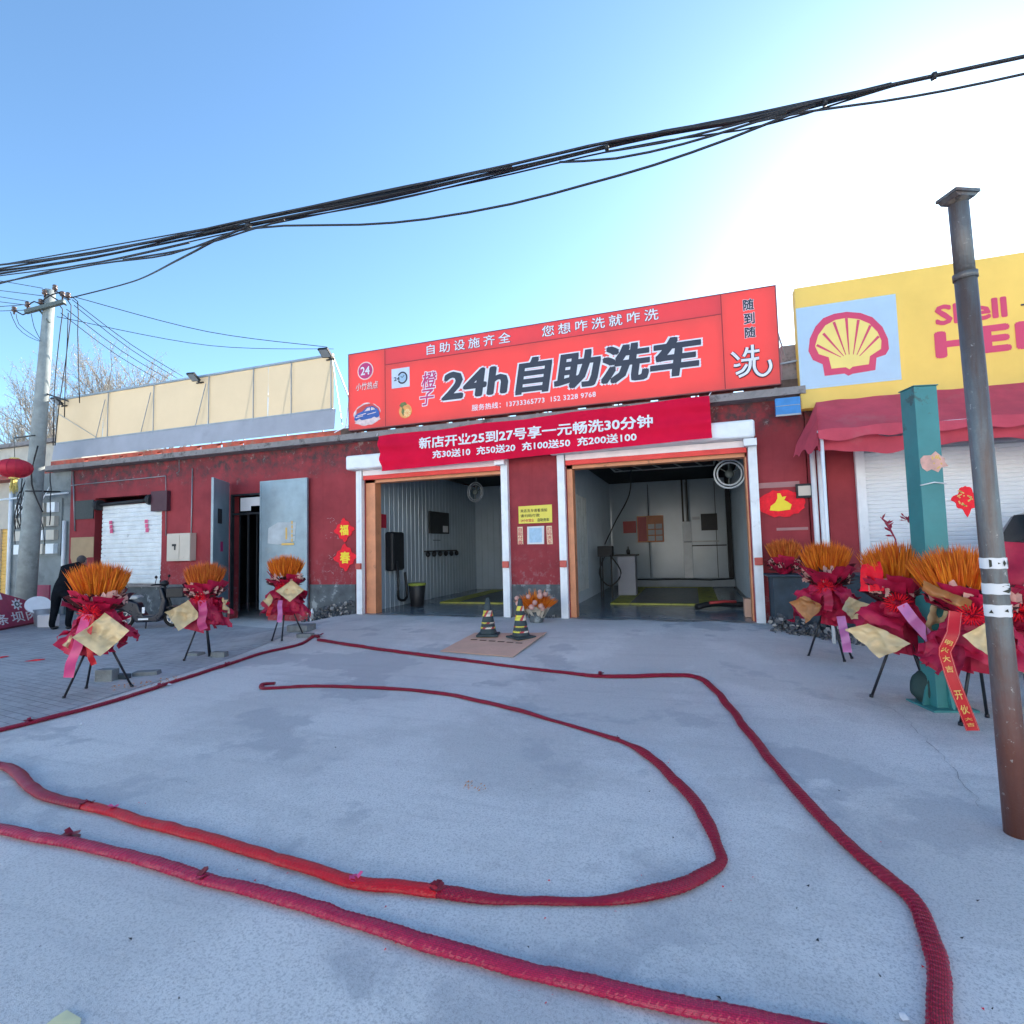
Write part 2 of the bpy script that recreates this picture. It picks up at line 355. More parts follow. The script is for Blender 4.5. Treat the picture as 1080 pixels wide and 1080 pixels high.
def conc_bump(m, fine=210, s=.32):
    t = m.node_tree; N = t.nodes; L = t.links; b = N['Principled BSDF']; tc = N.new('ShaderNodeTexCoord')
    a = N.new('ShaderNodeTexNoise'); a.inputs['Scale'].default_value = fine; a.inputs['Detail'].default_value = 6; L.new(tc.outputs['Object'], a.inputs[0])
    d = N.new('ShaderNodeTexNoise'); d.inputs['Scale'].default_value = 2.2; d.inputs['Detail'].default_value = 8; L.new(tc.outputs['Object'], d.inputs[0])
    b1 = N.new('ShaderNodeBump'); b1.inputs['Strength'].default_value = s; b1.inputs['Distance'].default_value = .006; L.new(a.outputs[0], b1.inputs['Height'])
    b2 = N.new('ShaderNodeBump'); b2.inputs['Strength'].default_value = .28; b2.inputs['Distance'].default_value = .03; L.new(d.outputs[0], b2.inputs['Height']); L.new(b1.outputs[0], b2.inputs['Normal'])
    L.new(b2.outputs[0], b.inputs['Normal'])
conc_bump(M['conc'])
def pave_extra(t, co, c, mix, noise_, ramp):
    N = t.nodes; L = t.links
    mp = N.new('ShaderNodeMapping'); mp.inputs['Rotation'].default_value = (0, 0, radians(8)); L.new(co, mp.inputs[0])
    br = N.new('ShaderNodeTexBrick'); br.inputs['Scale'].default_value = 2.4; br.inputs['Mortar Size'].default_value = .022; br.inputs['Mortar Smooth'].default_value = .4
    br.inputs['Brick Width'].default_value = .52; br.inputs['Row Height'].default_value = .26
    br.inputs['Color1'].default_value = (.40, .405, .415, 1); br.inputs['Color2'].default_value = (.31, .315, .325, 1); br.inputs['Mortar'].default_value = (.17, .17, .175, 1)
    L.new(mp.outputs[0], br.inputs[0])
    c = mix(.75, c, br.outputs['Color'])
    c = mix(mth(t, 'MULTIPLY', ramp(noise_(.9, 8, .7), .47, .62), .75), c, (.46, .465, .47))
    c = mix(mth(t, 'MULTIPLY', ramp(noise_(2.4, 8, .7), .56, .70), .45), c, (.22, .22, .225))
    return c
M['pave'] = mat('worn_brick_paving', (.38, .385, .395), .85, var=.12, vs=.8, extra=pave_extra, bump=.6, bs=24)
M['bayfloor'] = mat('wet_bay_floor', (.14, .18, .21), .22, var=.35, vs=1.6, spec=.5)
M['step'] = mat('pale_kerb_paint', (.32, .37, .42), .5, var=.1)
M['wetconc'] = mat('wet_concrete', (.20, .22, .235), .3, var=.25, vs=3, spec=.5)
def roll_mat(name, base, dark, flat=False):
    def ex(t, co, c, mix, noise_, ramp):
        N = t.nodes; L = t.links
        mp = N.new('ShaderNodeMapping'); mp.inputs['Scale'].default_value = (55, 14, 1); L.new(co, mp.inputs[0])
        br = N.new('ShaderNodeTexBrick'); br.inputs['Scale'].default_value = 1.0; br.inputs['Mortar Size'].default_value = .10; br.inputs['Brick Width'].default_value = 1.0; br.inputs['Row Height'].default_value = .5
        br.inputs['Color1'].default_value = (*base, 1); br.inputs['Color2'].default_value = tuple(k*.78 for k in base)+(1,); br.inputs['Mortar'].default_value = (*dark, 1)
        L.new(mp.outputs[0], br.inputs[0])
        bp = N.new('ShaderNodeBump'); bp.inputs['Strength'].default_value = .8; bp.inputs['Distance'].default_value = .006; bp.invert = True
        L.new(br.outputs['Fac'], bp.inputs['Height']); L.new(bp.outputs[0], N['Principled BSDF'].inputs['Normal'])
        return mix(.55 if flat else .9, c, br.outputs['Color'])
    return mat(name, base, .34, var=.3, vs=18, coord='UV', extra=ex, spec=.45)
M['roll'] = roll_mat('crimson_firecracker_paper', (.50, .006, .045), (.10, .002, .015))
M['rollbright'] = roll_mat('bright_red_firecracker_paper', (.68, .008, .02), (.30, .004, .012), True)
M['rollpink'] = roll_mat('faded_crimson_firecracker_paper', (.50, .016, .075), (.13, .004, .025), True)

# ------------------------------------------------------------------ text
SQ = [Vector(q_) for q_ in ((1,1,0),(-1,1,0),(-1,-1,0),(1,-1,0),(1,0,0),(0,1,0),(-1,0,0),(0,-1,0))]
def text(name, s, parent, m, fit, Y, bold=0.0, shear=0.0, outline=None, ow=0.03, thick=0.004, spacing=1.0, fn=None):
    """flat lettering facing the yard, stretched to fit=(x0,x1,z0,z1); weight and outline come from shifted layers 0.15 mm apart"""
    c = bpy.data.curves.new(name, 'FONT'); c.body = s; c.size = 1.0; c.shear = shear; c.space_character = spacing; c.fill_mode = 'FRONT'; c.resolution_u = 2
    o = bpy.data.objects.new('tmp_text', c); COL.objects.link(o)
    dg = bpy.context.evaluated_depsgraph_get(); me = bpy.data.meshes.new_from_object(o.evaluated_get(dg))
    bpy.data.objects.remove(o); bpy.data.curves.remove(c)
    v = [p.co.copy() for p in me.vertices]; f = [tuple(p.vertices) for p in me.polygons]; bpy.data.meshes.remove(me)
    x0 = min(p.x for p in v)-bold; x1 = max(p.x for p in v)+bold; y0 = min(p.y for p in v)-bold; y1 = max(p.y for p in v)+bold
    def tr(p, y):
        q = (fit[0]+(p.x-x0)/(x1-x0)*(fit[1]-fit[0]), y, fit[2]+(p.y-y0)/(y1-y0)*(fit[3]-fit[2]))
        return fn(*q) if fn else q
    def layers(r, n, y):
        b = MB(); b.add([tr(p, y) for p in v], f)
        rnd_ = s.isascii()
        for k in range(n):
            d = Vector((cos(2*pi*k/8), sin(2*pi*k/8), 0))*r*(1 if k < 8 else .6) if rnd_ else SQ[k % 8]*r*(1 if k < 8 else .62); b.add([tr(p+d, y+.00015*(k+1)) for p in v], f)
        return b
    o = layers(bold, 8 if bold > .0 else 0, Y).build(name, m, parent)
    if outline: layers(bold+ow, 16, Y+thick).build(name+'_outline', outline, o)
    return o
def fitpx(tl, br, Y, bl=None):
    a = FY(*tl, Y); b = FY(*br, Y); return (a.x, b.x, b.z, a.z)

random.seed(7)
# ================================================================== THE SETTING
def struct(o): o['kind'] = 'structure'; return o
# the yard: fine grid near, coarse out to the horizon
def grid_axis(lo, hi, fine_lo, fine_hi, step):
    a = [fine_lo+step*i for i in range(int(round((fine_hi-fine_lo)/step))+1)]
    far = [a[-1]]; k = 2.0
    while far[-1] < hi: far.append(min(hi, far[-1]+k)); k *= 1.6
    neg = [a[0]]; k = 2.0
    while neg[-1] > lo: neg.append(max(lo, neg[-1]-k)); k *= 1.6
    return list(reversed(neg[1:]))+a+far[1:]
xs = grid_axis(-700, 700, -20, 8, .4); ys = grid_axis(-500, 900, -13, 2, .3)
b = MB(); nx = len(xs)
b.add([(x, y, gz(x, y)) for y in ys for x in xs], [(j*nx+i, j*nx+i+1, (j+1)*nx+i+1, (j+1)*nx+i) for j in range(len(ys)-1) for i in range(nx-1)], True)
struct(b.build('ground', M['conc']))
# worn brick paving left of a diagonal joint (a sheet 6 mm above)
EA, EB = G(0, 772), G(333, 657)
ed = (EB-EA); EA2 = EA-ed*0.6
b = MB(); NU, NV = 60, 40
def pv(u, v):
    p = EA2.lerp(EB, u); q = p+Vector((-1, .18, 0)).normalized()*(v*v*26)
    y = min(q.y, -0.04); return (q.x, y, gz(q.x, y)+.006)
b.sheet(pv, NU, NV); struct(b.build('brick_pavement', M['pave']))
# joint/crack lines in the concrete are real grooves filled with dirt
# bay floor
b = MB(); b.sheet(lambda u, v: (-7.5+8.7*u, .02+8.8*v, .005), 8, 8); struct(b.build('bay_floor', M['bayfloor']))
for xa_, xb_ in ((-7.38, -3.91), (-2.44, 1.03)):
    b = MB(); b.sheet(lambda u, v: (lambda x, y: (x, y, gz(x, y)+.005))(xa_+(xb_-xa_)*u, .02-(.20+.22*noise.noise(Vector((u*5+xa_, 0, 0)))+.08*noise.noise(Vector((u*23, xa_, 0))))*v), 60, 3)
    struct(b.build('wet_threshold', M['wetconc']))
b = MB()
for pts in (((945,748),(975,778),(1015,822),(1050,866)), ((905,735),(925,742),(945,748))):
    P3 = []
    for i, p in enumerate(pts):
        g = G(*p); P3.append(g)
    fine = []
    for a, c in zip(P3, P3[1:]):
        for k in range(8):
            q = a.lerp(c, k/8); q = q+Vector((noise.noise(q*6)*.07, noise.noise(q*6+Vector((5,0,0)))*.07, 0)); fine.append(q)
    for i in range(len(fine)-1):
        a, c = fine[i], fine[i+1]; d = (c-a).normalized(); n_ = Vector((-d.y, d.x, 0))*(.001+.006*max(0, noise.noise(a*5)))
        vs = [Vector((p.x, p.y, gz(p.x, p.y)+.004)) for p in (a-n_, a+n_, c+n_, c-n_)]
        b.add(vs, [(0,1,2,3)])
o = b.build('cracks_in_ground', mat('dirt_in_cracks', (.27, .27, .27), .95)); struct(o)

# unseen shops added across the road so their sunlit pale walls brighten the facade
ob = thing('bounce_shops', 'unseen pale two storey shop row added across the road to bounce sunlight onto the car wash', 'building', (-4, -27, -.2))
M['pale'] = mat('pale_bounce_render', (.78, .77, .74), .85, var=.05, vs=.6)
b = MB()
for k in range(11):
    xa = -40+7*k; b.box(xa, xa+.8, -27.3, -27, -.5, 9.2); b.box(xa+5.4, xa+7, -27.3, -27, -.5, 9.2); b.box(xa+.8, xa+5.4, -27.3, -27, 2.6, 5.0); b.box(xa+.8, xa+5.4, -27.3, -27, 6.4, 9.2)
b.box(-40, 37, -35, -27.301, -.5, 9.1); b.build('wall', M['pale'], ob)
b = MB()
for k in range(11): b.box(-40+7*k+.82, -40+7*k+5.38, -27.2, -27.15, 5.0, 6.4)
b.build('upper_windows', M['glass'], ob)
# ================================================================== CAR WASH BUILDING
bd = thing('car_wash_building', 'low dark red car wash building with two open wash bays and a shuttered store', 'building', (-8.0, 0.0, 0.0))
XL, XR = -18.55, 2.04
OPEN = [(-16.72, -14.02, .68, 3.22), (-11.55, -10.30, -.3, 3.02), (-7.39, -3.90, -.3, 3.40), (-2.45, 1.04, -.3, 3.40)]
def strip_wall(b, x0, x1, z0, z1, ops, y0, y1):
    xs_ = sorted(set([x0, x1]+[o_[0] for o_ in ops]+[o_[1] for o_ in ops]))
    for a, c in zip(xs_, xs_[1:]):
        hit = [o_ for o_ in ops if o_[0] <= a+1e-6 and o_[1] >= c-1e-6]
        if not hit: b.box(a, c, y0, y1, z0, z1)
        else:
            o_ = hit[0]
            if o_[2] > z0: b.box(a, c, y0, y1, z0, o_[2])
            if o_[3] < z1: b.box(a, c, y0, y1, o_[3], z1)
XW = -17.80
b = MB(); strip_wall(b, XW, XR, -.5, 4.12, OPEN, 0.0, .28)
b.box(XW, XW+.28, .28, 9.2, -.5, 4.12); b.box(XR-.28, XR, .28, 9.2, -.5, 4.12); b.box(XW+.28, XR-.28, 9.0, 9.2, -.5, 4.12)
b.build('wall', M['wall'], bd)
for a, c in ((XW, -11.62), (-8.98, -7.66), (-3.715, -2.635)):
    b = MB(); b.box(a, c, -.035, -.002, -.5, .685); b.build('plinth', M['plinth'], bd)
# dark masonry block right of the right bay
b = MB(); b.box(1.30, 2.86, -.62, -.002, -.5, .86); b.box(1.22, 2.9, -.68, -.003, .862, .90)
bevel(b.build('masonry_ledge', M['darkplinth'], bd), .012)
b = MB(); b.box(XL-.1, XR, -.34, 9.3, 4.122, 4.26); b.build('eave_slab', M['slab'], bd)
b = MB(); b.box(XL, XR, .5, 9.25, 4.262, 4.30); b.build('roof', M['roofm'], bd)
# brick course above the slab, with gaps the sky shows through
def course(x0, x1, gaps, m, z0=4.262, z1=4.44, y0=-.12, y1=0.0):
    b = MB(); x = x0
    for g0, g1, h0, h1 in gaps:
        b.box(x, g0, y0, y1, z0, z1); b.box(g0, g1, y0, y1, z0, h0); b.box(g0, g1, y0, y1, h1, z1); x = g1
    b.box(x, x1, y0, y1, z0, z1); return b
def gaps_px(lst, Y=-.12, w=.14, z0=4.30, z1=4.40):
    r = []
    for px, py in lst:
        x = FY(px, py, Y).x; ww = w*random.uniform(.8, 1.25); r.append((x-ww/2, x+ww/2, z0+random.uniform(-.01, .02), z1+random.uniform(-.02, .02)))
    return sorted(r)
gl = gaps_px([(91,486),(109,484.5),(128,483),(148,480),(168,477),(210,472),(232,470),(255,467)], w=.17)
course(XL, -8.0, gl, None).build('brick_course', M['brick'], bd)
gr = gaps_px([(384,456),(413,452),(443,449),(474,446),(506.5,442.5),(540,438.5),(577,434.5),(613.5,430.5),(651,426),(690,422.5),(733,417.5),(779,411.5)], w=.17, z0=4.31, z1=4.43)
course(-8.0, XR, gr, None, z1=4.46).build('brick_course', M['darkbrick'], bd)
b = MB(); b.box(1.72, 2.03, -.06, .1, 4.462, 5.12); b.build('parapet_stub', M['slab'], bd)
# conduits on the wall
b = MB()
p = [FY(75,512,-.03), FY(175,502,-.03), FY(175,565,-.03)]; b.tube(p, .014, 6)
p = [FY(203,494,-.03), FY(201,592,-.03)]; b.tube(p, .016, 6)
p = [FY(189,478,-.05), FY(189,497,-.05), FY(186,499,-.05)]; b.tube(p, .012, 6)
p = [FY(77,497,-.03), FY(79,560,-.03)]; b.tube(p, .02, 6)
b.build('conduit', M['greysteel'], bd)
# old shutter
def shutter(parent, x0, x1, z0, z1, y, m, pitch=.09, dep=.018, name='shutter_curtain', sag=0):
    b = MB(); n = max(4, int((z1-z0)/pitch)); prof = []
    for i in range(n):
        z = z0+(z1-z0)*i/n; h = (z1-z0)/n
        prof += [(y, z), (y-dep, z+h*.22), (y-dep, z+h*.78), (y, z+h*.94)]
    prof.append((y, z1)); N_ = 10
    vs = []; 
    for k in range(N_+1):
        x = x0+(x1-x0)*k/N_
        for yy, zz in prof: vs.append((x, yy+sag*noise.noise(Vector((x*.9, 0, zz*.9))), zz))
    L_ = len(prof); fs = [(k*L_+i, (k+1)*L_+i, (k+1)*L_+i+1, k*L_+i+1) for k in range(N_) for i in range(L_-1)]
    b.add(vs, fs); return b.build(name, m, parent)
sh = shutter(bd, -16.42, -14.04, .70, 2.98, .02, M['shutterold'], .125, .02, 'old_shutter', .05)
b = MB(); b.tube([(-16.5, -.05, 3.0), (-14.35, -.05, 3.06)], .05, 10); b.tube([(-16.55, -.05, 3.0), (-16.40, -.05, 3.0)], .15, 14); b.tube([(-14.45, -.05, 3.06), (-14.3, -.05, 3.06)], .15, 14)
b.build('shutter_barrel', M['darkframe'], bd)
b = MB(); b.box(-14.30, -13.70, -.12, -.003, 2.72, 3.28); b.build('shutter_gear_cover', mat('dark_maroon_box', (.07, .02, .035), .6), bd)
b = MB(); b.box(-17.55, -16.75, -.03, -.004, 2.62, 3.18); b.build('dark_vent_opening', M['black'], bd)
b = MB(); b.box(-17.70, -16.72, -.02, -.005, 1.48, 2.08)
b.prism([(-17.70, 1.48), (-16.95, 1.48), (-17.3, 1.40), (-17.62, 1.30)], -.02, -.005); b.build('tan_patch', M['tanpatch'], bd)
b = MB(); b.box(-16.8, -13.95, -.09, -.036, .62, .70); b.build('window_sill', M['slab'], bd)
b = MB()
for px, py in ((116,558),(153.5,557)):
    c = FY(px, py, -.03)
    for k in range(3): b.box(c.x-.05+k*.02, c.x+.07-k*.01+k*.03, -.024, -.02, c.z+.14-k*.13, c.z+.24-k*.12)
b.build('red_paper_scrap', M['pinkribbon'], bd)
# cream enamel meter cabinet
mc = thing('meter_cabinet', 'cream metal meter cabinet fixed to the red wall right of the old shutter', 'electrical box', (-13.35, -.2, 1.35))
a = FY(176, 563, -.2); c = FY(200, 591.5, -.2)
b = MB(); b.box(a.x, c.x, -.2, -.002, c.z, a.z); bevel(b.build('cabinet_body', M['boxcream'], mc), .012)
b = MB(); b.box(a.x+.04, a.x+(c.x-a.x)*.55, -.212, -.2005, c.z+.05, a.z-.05); b.build('cabinet_door', M['boxcream'], mc)
b = MB(); b.box(a.x+.22, a.x+.36, -.225, -.2125, c.z+.40, c.z+.46); b.box(a.x+.30, a.x+.34, -.225, -.2125, c.z+.30, c.z+.40); b.build('latch', M['darkframe'], mc)
# double steel door
def leaf(x, y, z0, z1, w, ang, name):
    Mx = Matrix.Translation((x, y, 0)) @ Matrix.Rotation(ang, 4, 'Z')
    b = MB(); b.box(0, w, -.02, .02, z0, z1, Mx); o = b.build(name, M['door'], bd)
    f = MB()
    for q in ((0, w, z0, z0+.05), (0, w, z1-.05, z1), (0, .05, z0+.05, z1-.05), (w-.05, w, z0+.05, z1-.05), (.05, w-.05, z0+(z1-z0)*.56, z0+(z1-z0)*.56+.04)):
        f.box(q[0], q[1], -.032, -.0205, q[2], q[3], Mx)
    f.build('door_frame_edge', M['door'], o); return o, Mx
lf, Mx = leaf(-11.56, -.06, .03, 3.36, 1.12, radians(-61), 'door_leaf')
b = MB(); b.box(.55, .82, .021, .03, 2.25, 2.62, Mx); b.build('pull_hole', M['black'], lf)
b = MB(); b.box(.45, .62, .021, .026, 1.55, 1.80, Mx); b.build('red_paper_scrap', M['textmag'], lf)
rf, Mx = leaf(-10.50, -.05, .05, 3.33, 1.52, radians(-2), 'door_leaf')
b = MB(); c = FY(297, 560, -.1)
b.prism([(c.x-.42, c.z-.30), (c.x-.1, c.z-.34), (c.x+.42, c.z-.26), (c.x+.46, c.z+.2), (c.x-.1, c.z+.22), (c.x-.40, c.z+.08)], -.118, -.114)
b.build('faded_glue_patch', mat('faded_glue', (.44, .50, .54), .5, var=.2), rf)
b = MB()
for k in range(5): b.box(c.x+.32, c.x+.36, -.125, -.12, c.z-.28+k*.11, c.z-.2+k*.11)
b.box(c.x+.02, c.x+.4, -.125, -.12, c.z-.36, c.z-.31); b.box(c.x+.14, c.x+.19, -.125, -.12, c.z-.22, c.z+.08); b.build('torn_gold_print', M['gold'], rf)
b = MB()
for x in (-11.53, -10.36): b.box(x, x+.05, -.03, .06, 0, 3.0)
b.box(-11.53, -10.31, -.029, .059, 3.001, 3.05); b.box(-11.47, -10.37, -.02, .05, 2.50, 2.55); b.box(-10.98, -10.94, .0, .04, 0, 2.5); b.box(-11.25, -11.23, .0, .03, 0, 2.5); b.box(-10.68, -10.66, .0, .03, 0, 2.5)
b.build('door_frame', M['darkframe'], bd)
b = MB(); b.box(-11.25, -10.45, .03, .036, 2.72, 2.95); b.box(-11.25, -10.9, .03, .0355, 2.60, 2.72); b.build('white_transom_paper', M['papr'], bd)
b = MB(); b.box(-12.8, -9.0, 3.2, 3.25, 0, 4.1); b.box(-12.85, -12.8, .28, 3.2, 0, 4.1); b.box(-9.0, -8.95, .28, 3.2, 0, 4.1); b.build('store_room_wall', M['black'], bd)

# interior of the bays
def corrug(b, p0, p1, z0, z1, amp=.012, pitch=.22):
    p0 = Vector(p0); p1 = Vector(p1); d = (p1-p0); L_ = d.length; d.normalize(); n_ = Vector((-d.y, d.x, 0)); n = int(L_/pitch); pts = []
    for i in range(n):
        s0 = i*L_/n; h = L_/n
        pts += [p0+d*s0, p0+d*(s0+h*.04)+n_*amp, p0+d*(s0+h*.96)+n_*amp]
    pts.append(p1); vs = [(q.x, q.y, z) for q in pts for z in (z0, z1)]
    b.add(vs, [(2*i, 2*i+2, 2*i+3, 2*i+1) for i in range(len(pts)-1)])
b = MB(); corrug(b, (-7.46, .3, 0), (-7.46, 7.0, 0), 0, 3.7); corrug(b, (-7.46, 7.0, 0), (-3.3, 7.0, 0), 0, 3.7); corrug(b, (-3.4, 7.0, 0), (-3.4, .3, 0), 0, 3.7)
b.build('wash_bay_panel', M['panelin'], bd)
b = MB(); corrug(b, (-2.8, .3, 0), (-2.8, 8.6, 0), 0, 3.7, pitch=.16); corrug(b, (-2.8, 8.6, 0), (1.3, 8.6, 0), .0, 3.7, pitch=1.05); corrug(b, (1.3, 8.6, 0), (1.3, .3, 0), 0, 3.7)
b.build('wash_bay_panel', M['panelin'], bd)
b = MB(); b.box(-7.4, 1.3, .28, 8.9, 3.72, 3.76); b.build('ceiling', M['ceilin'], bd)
b = MB(); b.box(-2.15, 1.28, 7.95, 8.57, .006, .27); bevel(b.build('raised_kerb', M['step'], bd), .02)
b = MB(); b.tube([(-2.2, 7.93, .28), (-1.3, 7.92, .25), (-.4, 7.92, .27), (.5, 7.92, .24), (1.2, 7.92, .28)], .022, 6); b.build('cable_on_kerb', M['cord'], bd)
b = MB()
for x in (-.28, -.22): b.box(x, x+.04, 8.5, 8.57, .28, 2.2)
b.box(-.30, -.02, 8.49, 8.55, .28, 2.22)
b.build('panel_joint_strip', M['whitealu'], bd)
b = MB()
for x in (-1.45, -.17, .78): b.box(x, x+.018, 8.55, 8.575, .28, 3.6)
b.box(1.12, 1.26, 8.3, 8.57, .28, 3.7); b.box(-.05, 1.1, 8.54, 8.57, 1.36, 1.40)
b.build('dark_seam', M['darkframe'], bd)
b = MB(); b.box(-.30, -.24, 8.42, 8.49, 2.22, 3.7); b.box(-.14, -.09, 8.42, 8.49, 2.22, 3.7); b.build('ceiling_pipe', M['black'], bd)
b = MB()
for y, z in ((2.4, 3.45), (3.5, 3.45)):
    b.bar((-1.9, y, z), (.6, y, z), .03); 
b.bar((-1.9, 2.4, 3.45), (-1.9, 3.5, 3.45), .03); b.bar((.6, 2.4, 3.45), (.6, 3.5, 3.45), .03)
for i in range(6): b.bar((-1.9+i*.5, 2.4, 3.44), (-1.65+i*.5, 3.5, 3.44), .025)
for x in (-1.9, .6): b.bar((x, 2.4, 3.45), (x, 2.4, 3.7), .02); b.bar((x, 3.5, 3.45), (x, 3.5, 3.7), .02)
b.build('ceiling_light_frame', M['greysteel'], bd)

# door gear of the two bays : roller shutters rolled up
def bay(x0, x1, zb, zt):
    r = thing('roller_shutter', None, None, (0, 0, 0)); r.parent = bd; r.location = Vector(((x0+x1)/2, 0, 0))-bd.location
    return r
def bay_gear(x0, x1, name):
    # housing box behind the banner, guide rails, orange jambs, bottom bar
    b = MB(); b.box(x0-.32, x1+.14, -.34, -.004, 3.40, 3.74); h = bevel(b.build('shutter_housing', M['whitealu'], bd), .05, 3)
    b = MB(); b.box(x1-.06, x1+.16, -.30, -.006, 3.26, 3.39); b.build('housing_bracket', M['whitealu'], h)
    for x in (x0-.17, x1+.02):
        b = MB(); b.box(x, x+.15, -.13, -.005, -.02, 3.395); b.box(x+.05, x+.10, -.1365, -.1305, -.01, 3.39)
        g = b.build('guide_rail', M['whitealu'], bd)
        b = MB(); b.box(x+.01, x+.15, -.19, -.132, 1.05, 1.19); bevel(b.build('lock_box', M['lockred'], g), .01)
    jw = .26 if name == 'a' else .12
    b = MB(); b.box(x0+.002, x0+jw, .02, .27, 0, 3.2); b.build('door_jamb', M['orange'], bd)
    b = MB(); b.box(x1-.03, x1-.002, .02, .27, 0, 3.2); b.build('door_jamb', M['orange'], bd)
    b = MB(); b.box(x0+.003, x1-.003, -.10, -.03, 3.27, 3.394); b.build('shutter_bottom_bar', M['pinkbar'], bd)
    b = MB(); b.box(x0+.003, x1-.003, -.09, -.035, 3.17, 3.268); b.build('shutter_bottom_bar', M['redbar'], bd)
    b = MB(); b.box(x0+.003, x1-.003, .02, .27, 3.10, 3.20); b.build('door_head', M['orange'], bd)
bay_gear(-7.39, -3.90, 'a'); bay_gear(-2.45, 1.04, 'b')

# rubble at the feet of the walls (uncountable)
def rubble(name, path, wid, hgt, n, smin, smax, seed, mt=None):
    rnd = random.Random(seed); b = MB()
    for i in range(n):
        t = rnd.random()*(len(path)-1); k = min(int(t), len(path)-2); p = Vector(path[k]).lerp(Vector(path[k+1]), t-k)
        off = rnd.random()**1.6; x = p.x+rnd.uniform(-.1, .1); y = p.y-off*wid; z = gz(x, y)+max(0, (1-off))*hgt*rnd.random()
        s = rnd.uniform(smin, smax)*(1.2-off*.5)
        vs = []
        for dx in (-1, 1):
            for dy in (-1, 1):
                for dz in (-1, 1): vs.append(Vector((dx*rnd.uniform(.4, 1), dy*rnd.uniform(.4, 1), dz*rnd.uniform(.3, .8)))*s)
        R = Matrix.Rotation(rnd.random()*6, 3, (rnd.random(), rnd.random(), rnd.random()+.1)); vs = [R @ v+Vector((x, y, z)) for v in vs]
        b.add(vs, [(0,1,3,2),(4,6,7,5),(0,4,5,1),(2,3,7,6),(0,2,6,4),(1,5,7,3)])
    o = b.build(name, mt or M['rubble']); o['kind'] = 'stuff'; return o
rubble('rubble', [(-8.95, -.05, 0), (-8.3, -.08, 0), (-7.7, -.08, 0)], .30, .30, 150, .015, .05, 3)
rubble('rubble', [(1.25, -.66, 0), (2.0, -.70, 0), (2.85, -.7, 0)], .45, .26, 330, .012, .05, 4)
rubble('rubble', [(-3.7, -.05, 0), (-2.8, -.05, 0)], .12, .06, 60, .01, .03, 5)

# ================================================================== SIGNS ON THE CAR WASH
YS = -.36
sg = thing('shop_sign', 'long red sign box with big charcoal car wash characters above the two bays', 'shop sign', (-3.1, YS, 4.40))
A = FY(368, 374.5, YS); B_ = FY(817, 301.7, YS); C_ = FY(823, 404, YS); D_ = FY(368, 454, YS)
sx0, sx1, sz0, sz1 = A.x, (B_.x+C_.x)/2, (C_.z+D_.z)/2, (A.z+B_.z)/2
b = MB(); b.box(sx0-.02, sx0-.001, YS-.004, YS+.17, sz0-.02, sz1+.02); b.box(sx1+.001, sx1+.02, YS-.004, YS+.17, sz0-.02, sz1+.02); b.box(sx0, sx1, YS-.004, YS+.17, sz1+.001, sz1+.02); b.box(sx0, sx1, YS-.004, YS+.17, sz0-.02, sz0-.001); b.build('sign_edge', M['signframe'], sg)
lx = FY(405.8, 380, YS).x; rx = FY(760.5, 330, YS).x; tz = FY(406.7, 383.9, YS).z; tz = (tz+FY(759, 332.8, YS).z)/2
b = MB(); b.box(sx0, lx, YS, YS+.16, sz0, sz1); b.box(rx, sx1, YS, YS+.16, sz0, sz1); b.box(lx, rx, YS, YS+.16, sz0, tz); b.build('sign_panel', M['signred'], sg)
b = MB(); b.box(lx, rx, YS, YS+.16, tz, sz1); b.build('top_strip', M['signtop'], sg)
b = MB(); b.box(lx, lx+.015, YS-.005, YS-.0032, sz0, sz1); b.box(rx, rx+.015, YS-.005, YS-.0032, sz0, sz1); b.box(lx+.015, rx, YS-.005, YS-.0032, tz-.008, tz+.008); b.build('panel_seam', M['signline'], sg)
YT = YS-.012
text('small_letters', '自助设施齐全', sg, M['textwhite'], fitpx((449.8, 363.8), (538.6, 361.0), YT), YT, .008, outline=M['textdark'], ow=.02, spacing=1.45)
text('small_letters', '您想咋洗就咋洗', sg, M['textwhite'], fitpx((571.3, 344.2), (694.7, 336.8), YT), YT, .008, outline=M['textdark'], ow=.02, spacing=1.45)
zb = (FY(542, 419, YT).z+FY(737, 397, YT).z)/2
text('large_letters', '24h', sg, M['textdark'], (FY(465.5, 424, YT).x, FY(536.5, 414, YT).x, FY(465, 423, YT).z, FY(482, 391.5, YT).z), YT-.012, .035, .12, outline=M['textwhite'], ow=.045, thick=.006)
text('large_letters', '自助洗车', sg, M['textdark'], (FY(543.5, 416, YT).x, FY(740, 370, YT).x, FY(545, 417, YT).z, FY(566, 376, YT).z), YT-.012, .035, .14, outline=M['textwhite'], ow=.035, thick=.006)
text('magenta_letters', '橙', sg, M['textmag'], fitpx((444.6, 393.2), (460.6, 409), YT), YT-.004, .012, .15, outline=M['textwhite'], ow=.045)
text('magenta_letters', '子', sg, M['textmag'], fitpx((442.8, 411.8), (457.8, 426.6), YT), YT-.004, .012, .15, outline=M['textwhite'], ow=.045)
text('phone_number_line', '服务热线：13733365773  152 3228 9768', sg, M['textwhite'], (FY(497.5, 430, YT).x, FY(628.5, 418, YT).x, FY(498, 433.6, YT).z, FY(498, 427.0, YT).z), YT, .012, spacing=1.05)
cw = FY(385.4, 391.1, YT); rr = .215
def disc(cx, cz, r, y0, y1, n=40, rx=1.0): return MB().prism([(cx+r*rx*cos(2*pi*k/n), cz+r*sin(2*pi*k/n)) for k in range(n)], y0, y1)
e = disc(cw.x, cw.z, rr, YT-.002, YS-.001).build('round_emblem', M['textpink'], sg)
disc(cw.x, cw.z, rr*.88, YT-.006, YT-.0025).build('round_emblem_field', M['textmag'], e)
